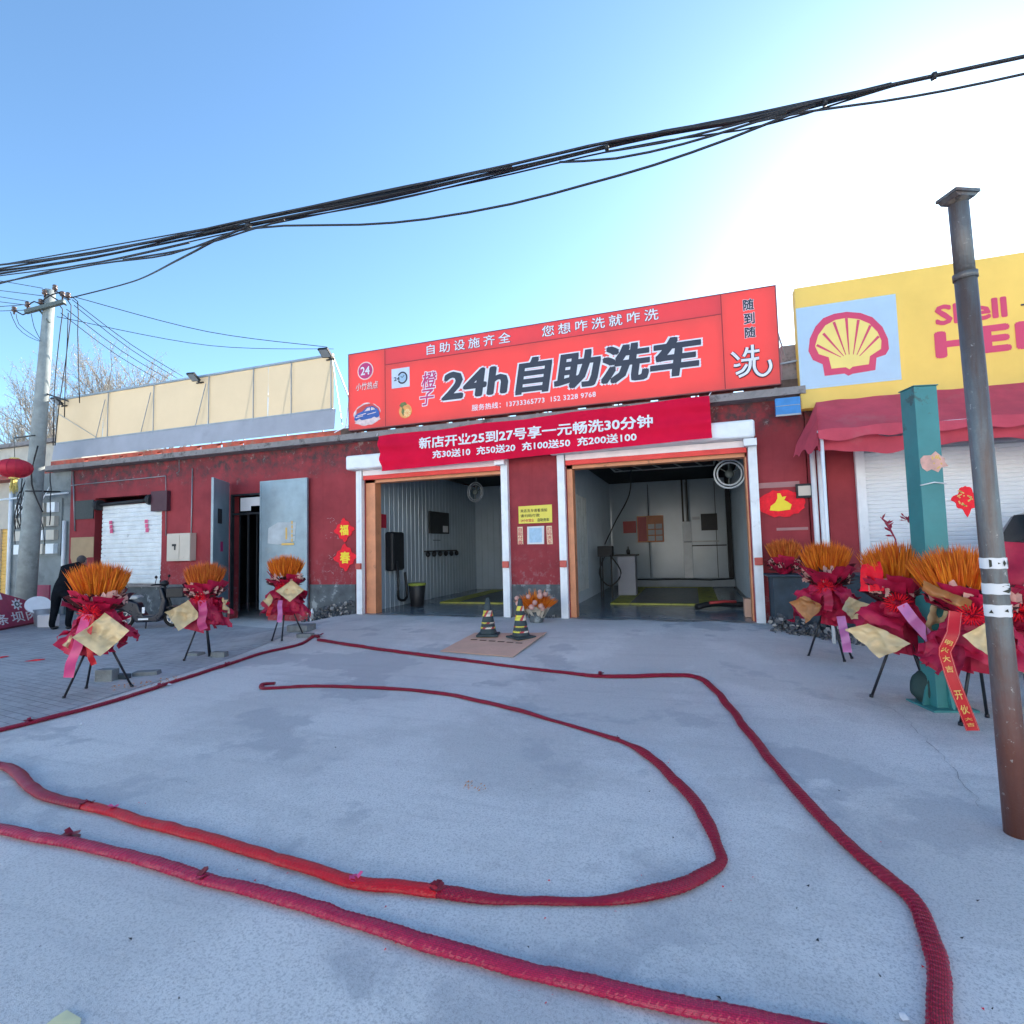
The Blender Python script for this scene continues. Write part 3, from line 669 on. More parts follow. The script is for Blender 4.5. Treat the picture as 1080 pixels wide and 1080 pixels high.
text('round_emblem_number', '24', e, M['textwhite'], (cw.x-.125, cw.x+.125, cw.z-.1, cw.z+.1), YT-.012, .02)
text('emblem_caption', '小竹热点', sg, M['textpink'], fitpx((375.2, 404.6), (398.8, 409.4), YT), YT, .012, .2, outline=M['textdark'], ow=.02)
# blue car in a splash
q = FY(387, 436, YT)
def el(cx, cz, rx, rz, y0, y1, name, m, par, wob=0, seed=0):
    n = 44; rnd = random.Random(seed); ph = [rnd.random()*6 for _ in range(4)]
    pl = []
    for k in range(n):
        a = 2*pi*k/n; w = 1+wob*(sin(5*a+ph[0])+.7*sin(9*a+ph[1])+.5*sin(14*a+ph[2])); pl.append((cx+rx*w*cos(a), cz+rz*w*sin(a)))
    return MB().prism(pl, y0, y1).build(name, m, par)
spl = el(q.x, q.z-.02, .36, .27, YT+.001, YS-.001, 'car_picture', M['splash'], sg, .03, 2)
el(q.x+.02, q.z-.01, .325, .235, YT-.003, YT+.0005, 'car_picture_field', M['signred'], spl, .03, 3)
el(q.x, q.z-.17, .34, .09, YT-.006, YT-.0035, 'foam', M['splash'], spl, .06, 4)
cp = [(-.34,-.13),(-.33,-.03),(-.24,.02),(-.12,.06),(.0,.15),(.16,.16),(.28,.09),(.33,.02),(.34,-.10),(.26,-.13),(.2,-.10),(.12,-.13),(-.14,-.15),(-.2,-.11),(-.28,-.15)]
MB().prism([(q.x+a, q.z+c) for a, c in cp], YT-.010, YT-.0065).build('car_drawing', M['carblue'], spl)
b = MB(); b.prism([(q.x-.06, q.z+.05), (q.x+.02, q.z+.125), (q.x+.09, q.z+.13), (q.x+.09, q.z+.06)], YT-.013, YT-.0105); b.prism([(q.x+.12, q.z+.06), (q.x+.12, q.z+.13), (q.x+.18, q.z+.12), (q.x+.24, q.z+.07)], YT-.013, YT-.0105)
for w in ((-.25,-.04,-.02,.0), (-.3,-.08,-.1,-.05), (.02,-.03,.25,.0)): b.bar((q.x+w[0], YT-.0118, q.z+w[1]), (q.x+w[2], YT-.0118, q.z+w[3]), .018, .002, (0,1,0))
b.build('car_highlights', M['splash'], spl)
# white square clock emblem
a = FY(413, 390, YT); c = FY(432, 408, YT); cxm, czm = (a.x+c.x)/2, (a.z+c.z)/2+.01; hw = (c.x-a.x)/2; hh = hw*.98
b = MB(); b.box(cxm-hw, cxm+hw, YT-.003, YS-.001, czm-hh, czm+hh); cl = b.build('clock_emblem', mat('pale_blue_emblem', (.58, .66, .80), .5), sg)
b = MB(); ring = [(cxm+.05+.115*cos(t), YT-.006, czm-.005+.125*sin(t)) for t in [radians(-150+300*k/30) for k in range(31)]]
b.tube(ring, .018, 6, flat=.2, ref=(0,1,0)); b.bar((cxm+.05, YT-.006, czm), (cxm+.10, YT-.006, czm+.05), .014, .003, (0,1,0)); b.bar((cxm+.05, YT-.006, czm), (cxm+.01, YT-.006, czm+.03), .014, .003, (0,1,0))
b.build('clock_ring', M['textdark'], cl)
disc(cxm+.05, czm-.005, .095, YT-.005, YT-.0035).build('clock_face', mat('clock_face_blue', (.36, .52, .68), .5), cl)
text('clock_number', '24', cl, M['textdark'], (cxm-.17, cxm-.02, czm-.06, czm+.03), YT-.008, .02)
# orange fruit
q = FY(427.5, 433.5, YT)
og = disc(q.x, q.z, .165, YT-.002, YS-.001).build('orange_picture', M['orangefruit'], sg)
b = MB()
for k in range(9):
    a0 = 2*pi*k/9+.1; a1 = a0+2*pi/9*.72
    b.prism([(q.x+.05+.012*cos((a0+a1)/2), q.z-.05+.012*sin((a0+a1)/2)), (q.x+.05+.09*cos(a0), q.z-.05+.09*sin(a0)), (q.x+.05+.09*cos(a1), q.z-.05+.09*sin(a1))], YT-.006, YT-.0025)
b.build('fruit_segments', mat('pale_orange_print', (.90, .62, .28), .5), og)
b = MB(); b.prism([(q.x-.15, q.z+.13), (q.x-.10, q.z+.20), (q.x-.0, q.z+.21), (q.x+.05, q.z+.14), (q.x-.03, q.z+.13), (q.x-.08, q.z+.08)], YT-.007, YT-.0027); b.prism([(q.x-.07, q.z+.1), (q.x-.02, q.z+.02), (q.x-.05, q.z-.12), (q.x-.10, q.z-.02)], YT-.0065, YT-.0028); b.build('fruit_leaf', M['greenleaf'], og)
# vertical right-hand lettering
for ch, t_, b_ in (('随', (783.4, 316.2), (795.2, 326.4)), ('到', (784.2, 330.8), (796.2, 341.0)), ('随', (785.2, 345.4), (797.2, 355.4))):
    text('small_letters', ch, sg, M['textdark'], fitpx(t_, b_, YT), YT-.004, .02, outline=M['textwhite'], ow=.03)
def zz(x, y): p_ = FY(740+x/9, 290+y/9, YT); return p_
strokes = [[(285,740),(318,768),(355,805)], [(305,862),(335,862),(365,850)], [(325,942),(360,925),(392,905),(430,850)], [(432,690),(420,735),(398,778)], [(425,732),(490,728),(548,718)], [(480,665),(482,730),(482,800)], [(375,815),(460,805),(545,790)], [(462,812),(455,880),(420,935),(352,968)], [(498,805),(500,880),(530,935),(580,955),(630,925),(655,870),(640,808)]]
bw = MB(); bo = MB()
for i, st in enumerate(strokes):
    P_ = [zz(*s_) for s_ in st]
    fine = []
    for k in range((len(P_)-1)*6+1):
        t = k/6; j = min(int(t), len(P_)-2); f = t-j
        p0 = P_[max(j-1, 0)]; p1 = P_[j]; p2 = P_[j+1]; p3 = P_[min(j+2, len(P_)-1)]
        fine.append(.5*((2*p1)+(p2-p0)*f+(2*p0-5*p1+4*p2-p3)*f*f+(3*p1-3*p2+p3-p0)*f**3))
    d = Vector((0, -.004*(i % 3), 0))
    bw.tube([p_+Vector((0, -.016, 0))+d*.4 for p_ in fine], .027, 8, flat=.12, ref=(0,1,0)); bo.tube([p_+Vector((0, -.003, 0))+d*.2 for p_ in fine], .042, 8, flat=.08, ref=(0,1,0))
o = bw.build('brush_character', M['textwhite'], sg); bo.build('brush_character_outline', M['textdark'], o)
# struts behind the sign
b = MB()
for x in (sx0+.05, -6.2, -4.6, -3.0, -1.4, .2, sx1-.05):
    b.bar((x, YS+.19, sz0-.1), (x, YS+.19, sz1-.05), .04); b.bar((x, YS+.19, sz1-.3), (x, .9, 4.32), .035)
b.bar((sx1-.02, YS+.2, sz1-.55), (sx1+.20, -.02, 4.75), .02)
b.bar((sx1+.0, YS+.2, 4.75), (sx1+.33, YS+.2, 4.78), .03)
b.build('sign_strut', M['greysteel'], sg)
b = MB(); b.bar((sx0-.02, YS, 4.45), (sx0-.42, YS, 4.32), .02); b.bar((sx0-.05, YS+.1, 5.3), (sx0-.42, YS+.4, 4.35), .02); b.build('stay_wire', M['textwhite'], sg)

# hanging crimson banner
YB = -.42
bn = thing('banner', 'crimson cloth banner with white opening offer lettering hung under the long red sign', 'banner', (-3.3, YB, 3.4))
TL, BL, TR, BR = FY(397.5, 459.7, YB), FY(402, 496.8, YB), FY(748, 417, YB), FY(751, 462.4, YB)
def bf(x, y, z):                                           # cloth relief at a banner point
    u = (x-TL.x)/(TR.x-TL.x); v = (z-BL.z)/(TL.z-BL.z)
    e_ = max(0, 1-min(u, 1-u)*6)
    r_ = .022*sin(v*15+u*3)*(.45+1.3*e_)+.030*noise.noise(Vector((u*16+v*3, v*2.2, 0)))+.008*noise.noise(Vector((u*38, v*4-u*9, 3)))+.03*sin(u*5+v)
    return (x, y+r_, z)
def bs(u, v):
    top = TL.lerp(TR, u); bot = BL.lerp(BR, u); sag = -.02*sin(pi*u)+.012*sin(u*22)
    p_ = bot.lerp(top, v); return bf(p_.x, p_.y, p_.z+sag*v)
b = MB(); b.sheet(bs, 220, 26); b.build('banner_cloth', M['banner'], bn)
def bt(x, y, z):
    q_ = bf(x, y, z); return (q_[0], q_[1]-.022, q_[2])
text('banner_lettering', '新店开业25到27号享一元畅洗30分钟', bn, M['textwhite'], (FY(441.9, 468, YB).x, FY(688.5, 440, YB).x, FY(443, 473.5, YB).z, FY(443, 461.5, YB).z), YB, .022, fn=bt)
for wd_, xa_, xb_ in (('充30送10', 456, 495.6), ('充50送20', 502, 543.6), ('充100送50', 550.5, 601.7), ('充200送100', 609, 672)):
    text('banner_lettering', wd_, bn, M['textwhite'], (FY(xa_, 470, YB).x, FY(xb_, 470, YB).x, FY(457, 483.6, YB).z, FY(457, 475.0, YB).z), YB, .02, fn=bt)
b = MB(); b.tube([TL, TL+Vector((-.05, .1, .09))], .008, 5); b.tube([TR, TR+Vector((.05, .1, .1))], .008, 5); b.tube([BL, (-7.45, -.34, 3.45)], .006, 5); b.tube([BR, (.9, -.3, 3.42)], .006, 5); b.build('tie_string', M['textwhite'], bn)

# yellow notice and its companions on the pier between the bays
YN = -.012
def boardpx(name, label, cat, pts, m, group=None, thick=.01, Y=YN):
    P_ = [FY(*p_, Y) for p_ in pts]; cx = sum(p_.x for p_ in P_)/len(P_); cz = sum(p_.z for p_ in P_)/len(P_)
    b = MB(); b.prism([(p_.x-cx, p_.z-cz) for p_ in P_], -thick/2, thick/2); o = b.build(name, m); o.location = (cx, Y, cz)
    tag(o, label, cat, group); return o, cx, cz
n1, cx, cz = boardpx('notice_board', 'yellow rectangular notice with three lines of black print on the pier between bays', 'notice', [(546.8, 534.2), (582, 532), (582.4, 551), (547.2, 552.4)], M['noticeyellow'])
x0, x1 = FY(549, 537, YN).x, FY(577, 537, YN).x
zt_ = FY(549, 536.6, YN).z; h_ = .115
text('notice_print', '来店洗车请看须知', n1, M['textblack'], (x0, x1, zt_-.085, zt_-.015), YN-.009, .01, spacing=1.15)
text('notice_print', '请扫码付款', n1, M['textblack'], (x0, x0+(x1-x0)*.72, zt_-.19, zt_-.12), YN-.009, .01, spacing=1.15)
text('notice_print', '24小时营业', n1, M['textred'], (x0, x0+(x1-x0)*.50, zt_-.295, zt_-.225), YN-.009, .01)
text('notice_print', '自助洗车', n1, M['textblack'], (x0+(x1-x0)*.64, x1+.04, zt_-.295, zt_-.22), YN-.009, .014)
n2, cx, cz = boardpx('notice_strip', 'narrow pale yellow vertical notice left of the blue and white poster', 'notice', [(545.9, 555.8), (551.2, 555.6), (551.9, 574), (546.3, 574.2)], M['noticecream'])
text('strip_print', '自\n助\n付\n款', n2, M['textred'], (cx-.05, cx+.05, cz-.19, cz+.17), YN-.009, .01)
n3, cx3, cz3 = boardpx('notice_strip', 'narrow pale yellow vertical notice right of the blue and white poster', 'notice', [(576.2, 554.8), (582, 554.6), (583, 573.8), (577.2, 574)], M['noticecream'])
text('strip_print', '扫\n码\n洗\n车', n3, M['textred'], (cx3-.05, cx3+.05, cz3-.19, cz3+.17), YN-.009, .01)
n4, cx, cz = boardpx('poster', 'square white poster with a pale blue middle under the yellow notice', 'poster', [(556, 555.5), (573.8, 554.6), (573.9, 573.8), (556.1, 574)], M['papr'])
b = MB(); b.box(cx-.14, cx+.14, YN-.008, YN-.0055, cz-.155, cz+.155); b.build('poster_field', M['posterblue'], n4)
# new year papers
def diamond(name, label, px, py, s, rot=0, Y=-.02, char='福', fancy=0):
    c = FY(px, py, Y); n = 32; pl = []
    for k in range(n):
        a = 2*pi*k/n; r_ = s*(1/(abs(cos(a))+abs(sin(a))))*(1+.10*sin(8*a)); pl.append((r_*cos(a+rot), r_*sin(a+rot)))
    b = MB(); b.prism(pl, -.004, .004); o = b.build(name, M['bowred']); o.location = (c.x, Y, c.z); tag(o, label, 'new year paper')
    if char: text('gold_character', char, o, M['yellow'], (c.x-s*.42, c.x+s*.42, c.z-s*.42, c.z+s*.42), Y-.007, .03)
    return o, c
diamond('new_year_paper', 'upper red diamond paper with a yellow lucky character left of left bay', 363, 559, .30, char='福')
diamond('new_year_paper', 'lower red diamond paper with a yellow character left of left bay', 364, 588, .34, char='春')
o, c = diamond('new_year_paper', 'wide red paper cutting with a yellow rabbit right of the right bay', 824, 531, .10, char=None)
bpy.data.objects.remove(o)
b = MB(); pl = [(cos(2*pi*k/30)*.40*(1+.06*sin(k*3)), sin(2*pi*k/30)*.25*(1+.08*sin(k*2.2))) for k in range(30)]
b.prism(pl, -.005, .005); rb = b.build('new_year_paper', M['bowred']); rb.location = (c.x, -.02, c.z); tag(rb, 'wide red paper cutting with a yellow animal right of the right bay', 'new year paper')
pl = [(-.20,-.12),(-.05,-.14),(.14,-.12),(.17,-.03),(.10,.03),(.05,.06),(.09,.13),(.02,.12),(-.01,.19),(-.06,.19),(-.06,.10),(-.10,.02),(-.18,-.04)]
b = MB(); b.prism([(c.x+a_, c.z+d_) for a_, d_ in pl], -.031, -.026); b.build('yellow_animal', M['yellow'], rb)
b = MB(); b.box(c.x-.42, c.x+.32, -.014, -.004, c.z+.30, c.z+.40); b.box(c.x-.1, c.x+.42, -.014, -.004, c.z-.50, c.z-.45)
o = b.build('faded_tape', mat('faded_pink_tape', (.40, .20, .20), .7)); tag(o, 'two faded pink strips of tape stuck on the red wall above the ledge', 'tape')
# scraped white lettering beside the left bay
b = MB(); rnd = random.Random(5)
for r_ in range(4):
    for k in range(3):
        p_ = FY(346+k*7+rnd.uniform(-1, 1), 549+r_*16 + (6 if r_ > 1 else 0), -.004)
        for _ in range(3):
            a_ = p_+Vector((rnd.uniform(-.08, .08), 0, rnd.uniform(-.07, .07))); b.bar(a_, a_+Vector((rnd.uniform(-.08, .08), 0, rnd.uniform(-.05, .05))), .007, .003, (0,1,0))
b.build('worn_stencil', mat('worn_white_stencil', (.42, .28, .28), .8), bd)
# small meter box and blue sheet
a = FY(839.5, 510.5, -.08); c = FY(857.5, 524.5, -.08)
lb = thing('meter_box', 'small white meter box with a dark frame on the red wall beside the white downpipes', 'meter box', ((a.x+c.x)/2, -.08, c.z))
b = MB(); b.box(a.x, c.x, -.08, -.003, c.z, a.z); b.build('box_body', M['darkframe'], lb)
b = MB(); b.box(a.x+.03, c.x-.03, -.088, -.0805, c.z+.04, a.z-.04); b.build('box_window', M['boxcream'], lb)
a = FY(817.5, 420.5, -.42); c = FY(845, 436, -.42)
bb = thing('blue_panel', 'small bright blue metal panel at the right end of the eave slab', 'panel', ((a.x+c.x)/2, -.42, c.z))
b = MB(); b.box(a.x, c.x, -.42, -.345, c.z, a.z); b.build('panel_sheet', M['bluebox'], bb)
b = MB(); b.box(a.x, c.x, -.432, -.421, c.z-.02, c.z+.01); b.box(a.x, c.x, -.43, -.421, c.z+(a.z-c.z)*.52, c.z+(a.z-c.z)*.55); b.build('panel_edge', M['greysteel'], bb)

# ================================================================== CREAM BILLBOARD
YC = -.28
bl = thing('blank_billboard', 'long blank cream billboard with a grey base band along the roof edge', 'billboard', (-13.4, YC, 4.44))
x0 = FY(60, 440, YC).x; x1 = FY(352, 373, YC).x
zt = (FY(60, 425, YC).z+FY(352, 373, YC).z)/2; zm = (FY(60, 468.7, YC).z+FY(270, 441, YC).z)/2; zl = (FY(59, 487, YC).z+FY(270, 461, YC).z)/2
n = 7
for i in range(5):
    xa = x0+(x1-x0)*i/5; xb = x0+(x1-x0)*(i+1)/5
    b = MB(); b.sheet(lambda u, v: (xa+(xb-xa)*u+.004*(1-2*u), YC+.012*noise.noise(Vector((xa+u*3, v*2, 1)))+.015*v, zm+(zt-zm)*v), 10, 6); b.build('billboard_sheet', M['cream'], bl)
b = MB(); b.sheet(lambda u, v: (x0-.02+(x1-x0+.1)*u, YC-.03-.06*(1-v), zl+(zm-zl)*v-.004), 20, 2); b.build('grey_base_band', M['greyband'], bl)
b = MB()
b.bar((x0, YC-.02, zt+.02), (x1, YC-.02, zt+.02), .05); b.bar((x0, YC-.02, zm), (x1, YC-.02, zm), .04)
for px in (61, 115, 163, 221, 268, 308, 350):
    x = FY(px, 430, YC).x; b.bar((x, YC-.03, zm-.15), (x, YC-.03, zt+.02), .018); b.bar((x, YC+.05, zt), (x, 1.2, 4.32), .03)
for px in (112, 160, 218): 
    x = FY(px, 430, YC).x; b.bar((x, YC-.035, zt-.2), (x-.35, YC-.035, zm+.02), .014)
b.bar((x0, YC-.035, zt-.35), (x0+1.9, YC-.035, zm-.02), .014); b.bar((x1-.02, YC-.035, zt-.1), (x1+.25, YC-.02, zm-.4), .02)
b.build('billboard_frame', M['greysteel'], bl)
def flood(px, py, label, s=.78):
    p_ = FY(px, py, YC-.22); t = thing('floodlight', label, 'floodlight', (p_.x, p_.y, p_.z-.06))
    Mx = Matrix.Translation(p_) @ Matrix.Rotation(radians(-38), 4, 'X') @ Matrix.Rotation(radians(8), 4, 'Y')
    b = MB(); b.box(-.19*s, .19*s, -.16*s, .16*s, -.025, .025, Mx); b.build('lamp_body', M['black'], t)
    b = MB(); b.box(-.16*s, .16*s, -.13*s, .13*s, -.033, -.0255, Mx); b.build('lamp_glass', M['greysteel'], t)
    b = MB(); b.bar(Mx @ Vector((0, .1, 0)), (p_.x+.05, YC-.02, p_.z-.12), .03); b.bar((p_.x-.12, YC-.02, p_.z-.10), (p_.x+.12, YC-.02, p_.z-.10), .03); b.build('bracket', M['darkframe'], t)
flood(343, 372, 'black floodlight on the right end of the cream billboard beside the red sign')
flood(204, 397.5, 'black floodlight on the top edge of the cream billboard midway along it')
flood(60, 423, 'black floodlight on the left end of the cream billboard beside the utility pole')

# ================================================================== OIL SHOP (right)
shp = thing('oil_shop_building', 'lubricant shop with white roller shutters, red canvas awning and a dark lower wall', 'building', (8.0, 0, 0))
X0 = 2.06; YF = -.30
b = MB()
strip_wall(b, X0+.30, 16.0, -.5, 3.95, [(2.84, 7.2, .70, 3.32), (7.6, 12.0, .70, 3.32)], .0, .28)
b.box(X0, X0+.29, .0, 9.0, -.5, 3.95); b.box(15.72, 16.0, .28, 9.0, -.5, 3.95); b.box(X0+.29, 15.72, 8.8, 9.0, -.5, 3.95)
b.build('wall', M['wall'], shp)
b = MB(); b.box(2.93, 16.0, -.06, -.003, -.5, .68); b.build('plinth', M['darkplinth'], shp)
b = MB(); b.box(X0, 16.0, -.02, 9.0, 3.953, 4.05); b.build('roof', M['roofm'], shp)
for xa, xb in ((2.84, 7.2), (7.6, 12.0)):
    c_ = shutter(shp, xa+.10, xb-.10, .70, 3.02, -.02, M['shutternew'], .072, .016)
    b = MB(); b.box(xa-.04, xa+.10, -.09, -.004, .66, 3.30); b.build('guide_rail', M['whitealu'], c_); b = MB(); b.box(xb-.10, xb+.04, -.09, -.004, .66, 3.30); b.build('guide_rail', M['whitealu'], c_)
    b = MB(); b.box(xa+.101, xb-.101, -.26, .0, 3.02, 3.32); bevel(b.build('shutter_housing', M['greyband'], c_), .03)
for px, m_ in ((861.5, 0), (869, 0)):
    b = MB(); x = FY(px, 560, -.12).x; b.tube([(x, -.12, -.2), (x, -.12, 3.1)], .045, 8); b.build('downpipe', M['whitealu'], shp)
# yellow fascia sign
fs = thing('fascia_sign', 'large yellow fascia sign with a red and yellow scallop shell emblem above the red awning', 'shop sign', (6.0, YF, 3.95))
a = FY(838, 305, YF); c = FY(845, 430, YF); e2 = FY(1080, 265, YF)
fx0 = (a.x+c.x)/2; fz1 = (a.z+e2.z)/2; fz0 = c.z-.02
b = MB(); b.box(fx0, 14.5, YF, YF+.22, fz0, fz1); b.build('sign_panel', M['shellyellow'], fs)
q = [FY(840.4, 327, YF), FY(943.4, 308.5, YF), FY(951.5, 397.6, YF), FY(845, 413.8, YF)]
lx0 = (q[0].x+q[3].x)/2-.02; lx1 = (q[1].x+q[2].x)/2; lz1 = (q[0].z+q[1].z)/2; lz0 = (q[2].z+q[3].z)/2
b = MB(); b.box(max(lx0, fx0+.004), lx1, YF-.006, YF-.0005, lz0, lz1); lg = b.build('emblem_panel', M['shellblue'], fs)
def zs(x, y): return FY(830+x*.2315, 180+y*.2315, YF-.01)
out = [(172,935),(163,882),(118,862),(98,822),(104,765),(130,710),(165,672),(215,652),(272,643),(335,648),(390,668),(435,712),(460,765),(465,812),(450,838),(408,852),(403,908),(300,925),(280,934),(262,924)]
inn = [(203,902),(190,850),(145,836),(128,800),(142,750),(175,705),(222,680),(272,671),(328,677),(375,697),(412,735),(430,775),(428,812),(378,845),(373,882),(300,893),(285,905),(268,896)]
def poly(b, pts, y0, y1):
    P_ = [zs(*p_) for p_ in pts]; b.prism([(p_.x, p_.z) for p_ in P_], y0, y1)
b = MB(); poly(b, out, YF-.010, YF-.0065); sh_ = b.build('shell_outline', M['shellred'], lg)
b = MB(); poly(b, inn, YF-.014, YF-.0105); b.build('shell_body', M['shelly2'], lg)
b = MB()
for (xa, ya), (xb, yb) in (((246,850),(135,795)), ((258,845),(165,742)), ((268,840),(213,690)), ((283,838),(270,672)), ((302,838),(325,680)), ((318,840),(380,705)), ((330,845),(418,755))):
    p0 = zs(xa, ya); p1 = zs(xb, yb); p0.y = p1.y = YF-.0155; d = (p1-p0).normalized(); n_ = Vector((-d.z, 0, d.x))
    b.add([p0-n_*.006, p1-n_*.022, p1+n_*.022, p0+n_*.006], [(0,1,2,3)])
b.build('shell_ribs', M['shellred'], lg)
YL = YF-.012
text('brand_lettering', 'Shell', fs, M['shellred'], (FY(986.3, 335, YL).x, FY(1062, 322, YL).x, FY(987, 344, YL).z, FY(1050, 313.5, YL).z), YL, .035)
hx0 = FY(986, 365, YL).x; hx1 = FY(1066, 352, YL).x; hz0 = FY(991, 378, YL).z; hz1 = FY(988, 350, YL).z
text('brand_lettering', 'HE', fs, M['shellred'], (hx0, hx1, hz0, hz1), YL, .05)
text('brand_lettering', 'LIX', fs, M['shellred'], (hx1+.06, hx1+1.6, hz0, hz1), YL, .05)
b = MB(); p_ = FY(1077, 322, YL); b.box(p_.x, p_.x+1.5, YL-.002, YL+.01, p_.z-.006, p_.z+.02); b.build('thin_line', M['textdark'], fs)
b = MB()
for x in (fx0+.1, 4.0, 6.0, 8.0, 10.0, 12.0, 14.3): b.bar((x, YF+.25, fz0), (x, YF+.25, fz1-.1), .04); b.bar((x, YF+.25, fz1-.3), (x, 1.0, 4.06), .03)
b.build('sign_strut', M['greysteel'], fs)
# awning
aw = thing('awning', 'faded red canvas awning with a wavy valance over the white shutters', 'awning', (5.5, -.4, 3.2))
ax0 = FY(861, 424, -.33).x; ya, yb_ = -.33, -1.35
zt0 = FY(861, 424, -.33).z; ax1 = 13.5
pl_ = FY(862, 452, yb_); zfr = pl_.z                                       # front rail height
fr0 = pl_.x
def crn(p): return Vector((noise.noise(p*1.7), noise.noise(p*1.7+Vector((9,0,0))), noise.noise(p*2.3+Vector((0,7,0)))))
def aw_top(u, v):
    t = u**1.3; x = fr0+(ax1-fr0)*t*v+(ax0+(ax1-ax0)*t)*(1-v) if False else (ax0*(1-v)+fr0*v)+(ax1-ax0)*t
    z = zt0*(1-v)+zfr*v-.05*sin(pi*v)-.03*abs(sin(x*2.2))*v; y = ya*(1-v)+yb_*v
    p_ = Vector((x, y, z)); return p_+crn(p_)*.03
b = MB(); b.sheet(aw_top, 80, 10); b.build('canvas_top', M['awning'], aw)
def aw_val(u, v):
    x = fr0+(ax1-fr0)*(u**1.3); dz = .16+.025*sin(x*9)+.02*sin(x*3.1)
    p_ = Vector((x, yb_-.01-.02*v, zfr-.03*abs(sin(x*2.2))-dz*v)); return p_+crn(p_)*.03
b = MB(); b.sheet(aw_val, 120, 4); b.build('valance', M['awning'], aw)
def aw_in(u, v):
    x = fr0+.04+(ax1-fr0)*(u**1.3); p_ = Vector((x, yb_+.10+.10*v, zfr-.10-.28*v-.05*sin(x*2.6))); return p_+crn(p_*1.3)*.07
b = MB(); b.sheet(aw_in, 100, 6); b.build('inner_fold', M['awning'], aw)
zl_ = FY(848, 478, -.75).z
def aw_side(u, v):
    top = Vector((ax0, ya, zt0)).lerp(Vector((fr0, yb_, zfr)), u); bot = Vector((fr0-.22+.24*u, ya+(yb_-ya)*u, zl_+.05*sin(u*17))); p_ = top.lerp(bot, v); return p_+crn(p_*2.0)*.07*v
b = MB(); b.sheet(aw_side, 16, 10); b.build('side_flap', M['awning'], aw)
b = MB()
pp = FY(866, 455, -1.30); b.tube([(pp.x, -1.30, -.2), (pp.x, -1.30, zfr-.03)], .028, 8); b.tube([(fr0, yb_+.02, zfr-.05), (ax1, yb_+.02, zfr-.05)], .02, 6)
b.tube([(10.0, -1.30, -.2), (10.0, -1.30, zfr-.03)], .028, 8); b.tube([(pp.x, -1.30, zfr-.15), (pp.x, -.02, zfr-.05)], .02, 6)
b.build('awning_post', M['whitealu'], aw)

# ================================================================== TEAL COLUMN, RUSTY POLE
tb = G(993, 745); hd = (tb-CAM).dot(fw)
ttop = DP(983, 404, hd).z
tp = thing('steel_column', 'square teal painted steel column with torn red new year papers among the flower stands', 'column', tb)
Rz = Matrix.Rotation(radians(14), 4, 'Z')
cx_ = DP(996, 560, hd)                                              # lateral trim
L2 = tb-origin(tp)
b = MB()
w = .112; b.box(-w, w, -w, w, -.05, ttop-tb.z, Rz); b.box(-w-.012, w+.012, -w-.012, w+.012, ttop-tb.z+.001, ttop-tb.z+.012, Rz)
o = b.build('column_shaft', M['teal'], tp, False); bevel(o, .008)
b = MB(); n = 4
for k in range(4):
    Rk = Rz @ Matrix.Rotation(k*pi/2, 4, 'Z')
    vs = [Rk @ Vector(p_) for p_ in ((-.012, -w-.001, .30), (.012, -w-.001, .30), (.012, -w-.07, .0), (-.012, -w-.07, .0), (-.012, -w-.001, 0), (.012, -w-.001, 0))]
    b.add(vs, [(0,1,2,3),(3,2,5,4),(4,5,1,0),(0,3,4),(1,5,2)])
b.box(-.21, .21, -.21, .21, 0, .02, Rz); b.build('base_gusset', M['teal'], tp, False)
def torn(par, y, cx, cz, s, m1, m2, seed, M_):
    rnd = random.Random(seed); b = MB(); n = 14
    pl = [(cx+s*(.6+.5*rnd.random())*cos(2*pi*k/n)*1.1, cz+s*(.5+.5*rnd.random())*sin(2*pi*k/n)) for k in range(n)]
    b.prism(pl, y-.004, y-.001, lambda x, yy, z: tuple(M_ @ Vector((x, yy, z)))); o = b.build('torn_paper', m1, par, False)
    b = MB()
    for _ in range(7):
        a_ = Vector((cx+rnd.uniform(-.5, .5)*s, y-.006, cz+rnd.uniform(-.4, .4)*s)); e_ = a_+Vector((rnd.uniform(-.3, .3)*s, 0, rnd.uniform(-.3, .3)*s)); b.bar(M_ @ a_, M_ @ e_, s*.1, .003, (0,1,0))
    b.build('gold_pattern', m2, o, False)
hpap = DP(995, 487, hd).z-tb.z; torn(tp, -w, .03, hpap, .13, M['petalpink'], M['gold'], 3, Rz)
b = MB(); ht = DP(990, 510, hd).z-tb.z; b.tube([Rz @ Vector((-w-.01, -w-.01, ht-.01)), Rz @ Vector((0, -w-.02, ht+.015)), Rz @ Vector((w+.01, -w-.01, ht))], .014, 6, flat=.5)
b.build('white_string', M['papr'], tp, False)
# a red paper on a cane standing to the right of the column
c = DP(1019, 527, hd+.2)
dpn = MB(); pl = []
for k in range(40):
    a_ = 2*pi*k/40; r_ = .165*(1/(abs(cos(a_))+abs(sin(a_))))*(1+.12*sin(7*a_)); pl.append((r_*cos(a_)*.8, r_*sin(a_)))
dpn.prism(pl, -.004, .004); o = dpn.build('new_year_paper', M['bowred']); o.location = c; tag(o, 'red diamond paper cutting stuck to the right side of the teal column', 'new year paper')
b = MB(); rnd = random.Random(8)
for _ in range(12):
    a_ = Vector((rnd.uniform(-.06, .06), -.007, rnd.uniform(-.09, .09))); b.bar(a_, a_+Vector((rnd.uniform(-.05, .05), 0, rnd.uniform(-.04, .04))), .012, .003, (0,1,0))
b.build('gold_pattern', M['gold'], o, False)
b = MB(); b.bar((-.16, .02, .0), (.03, .008, .0), .01); b.build('paper_tab', M['papr'], o, False)
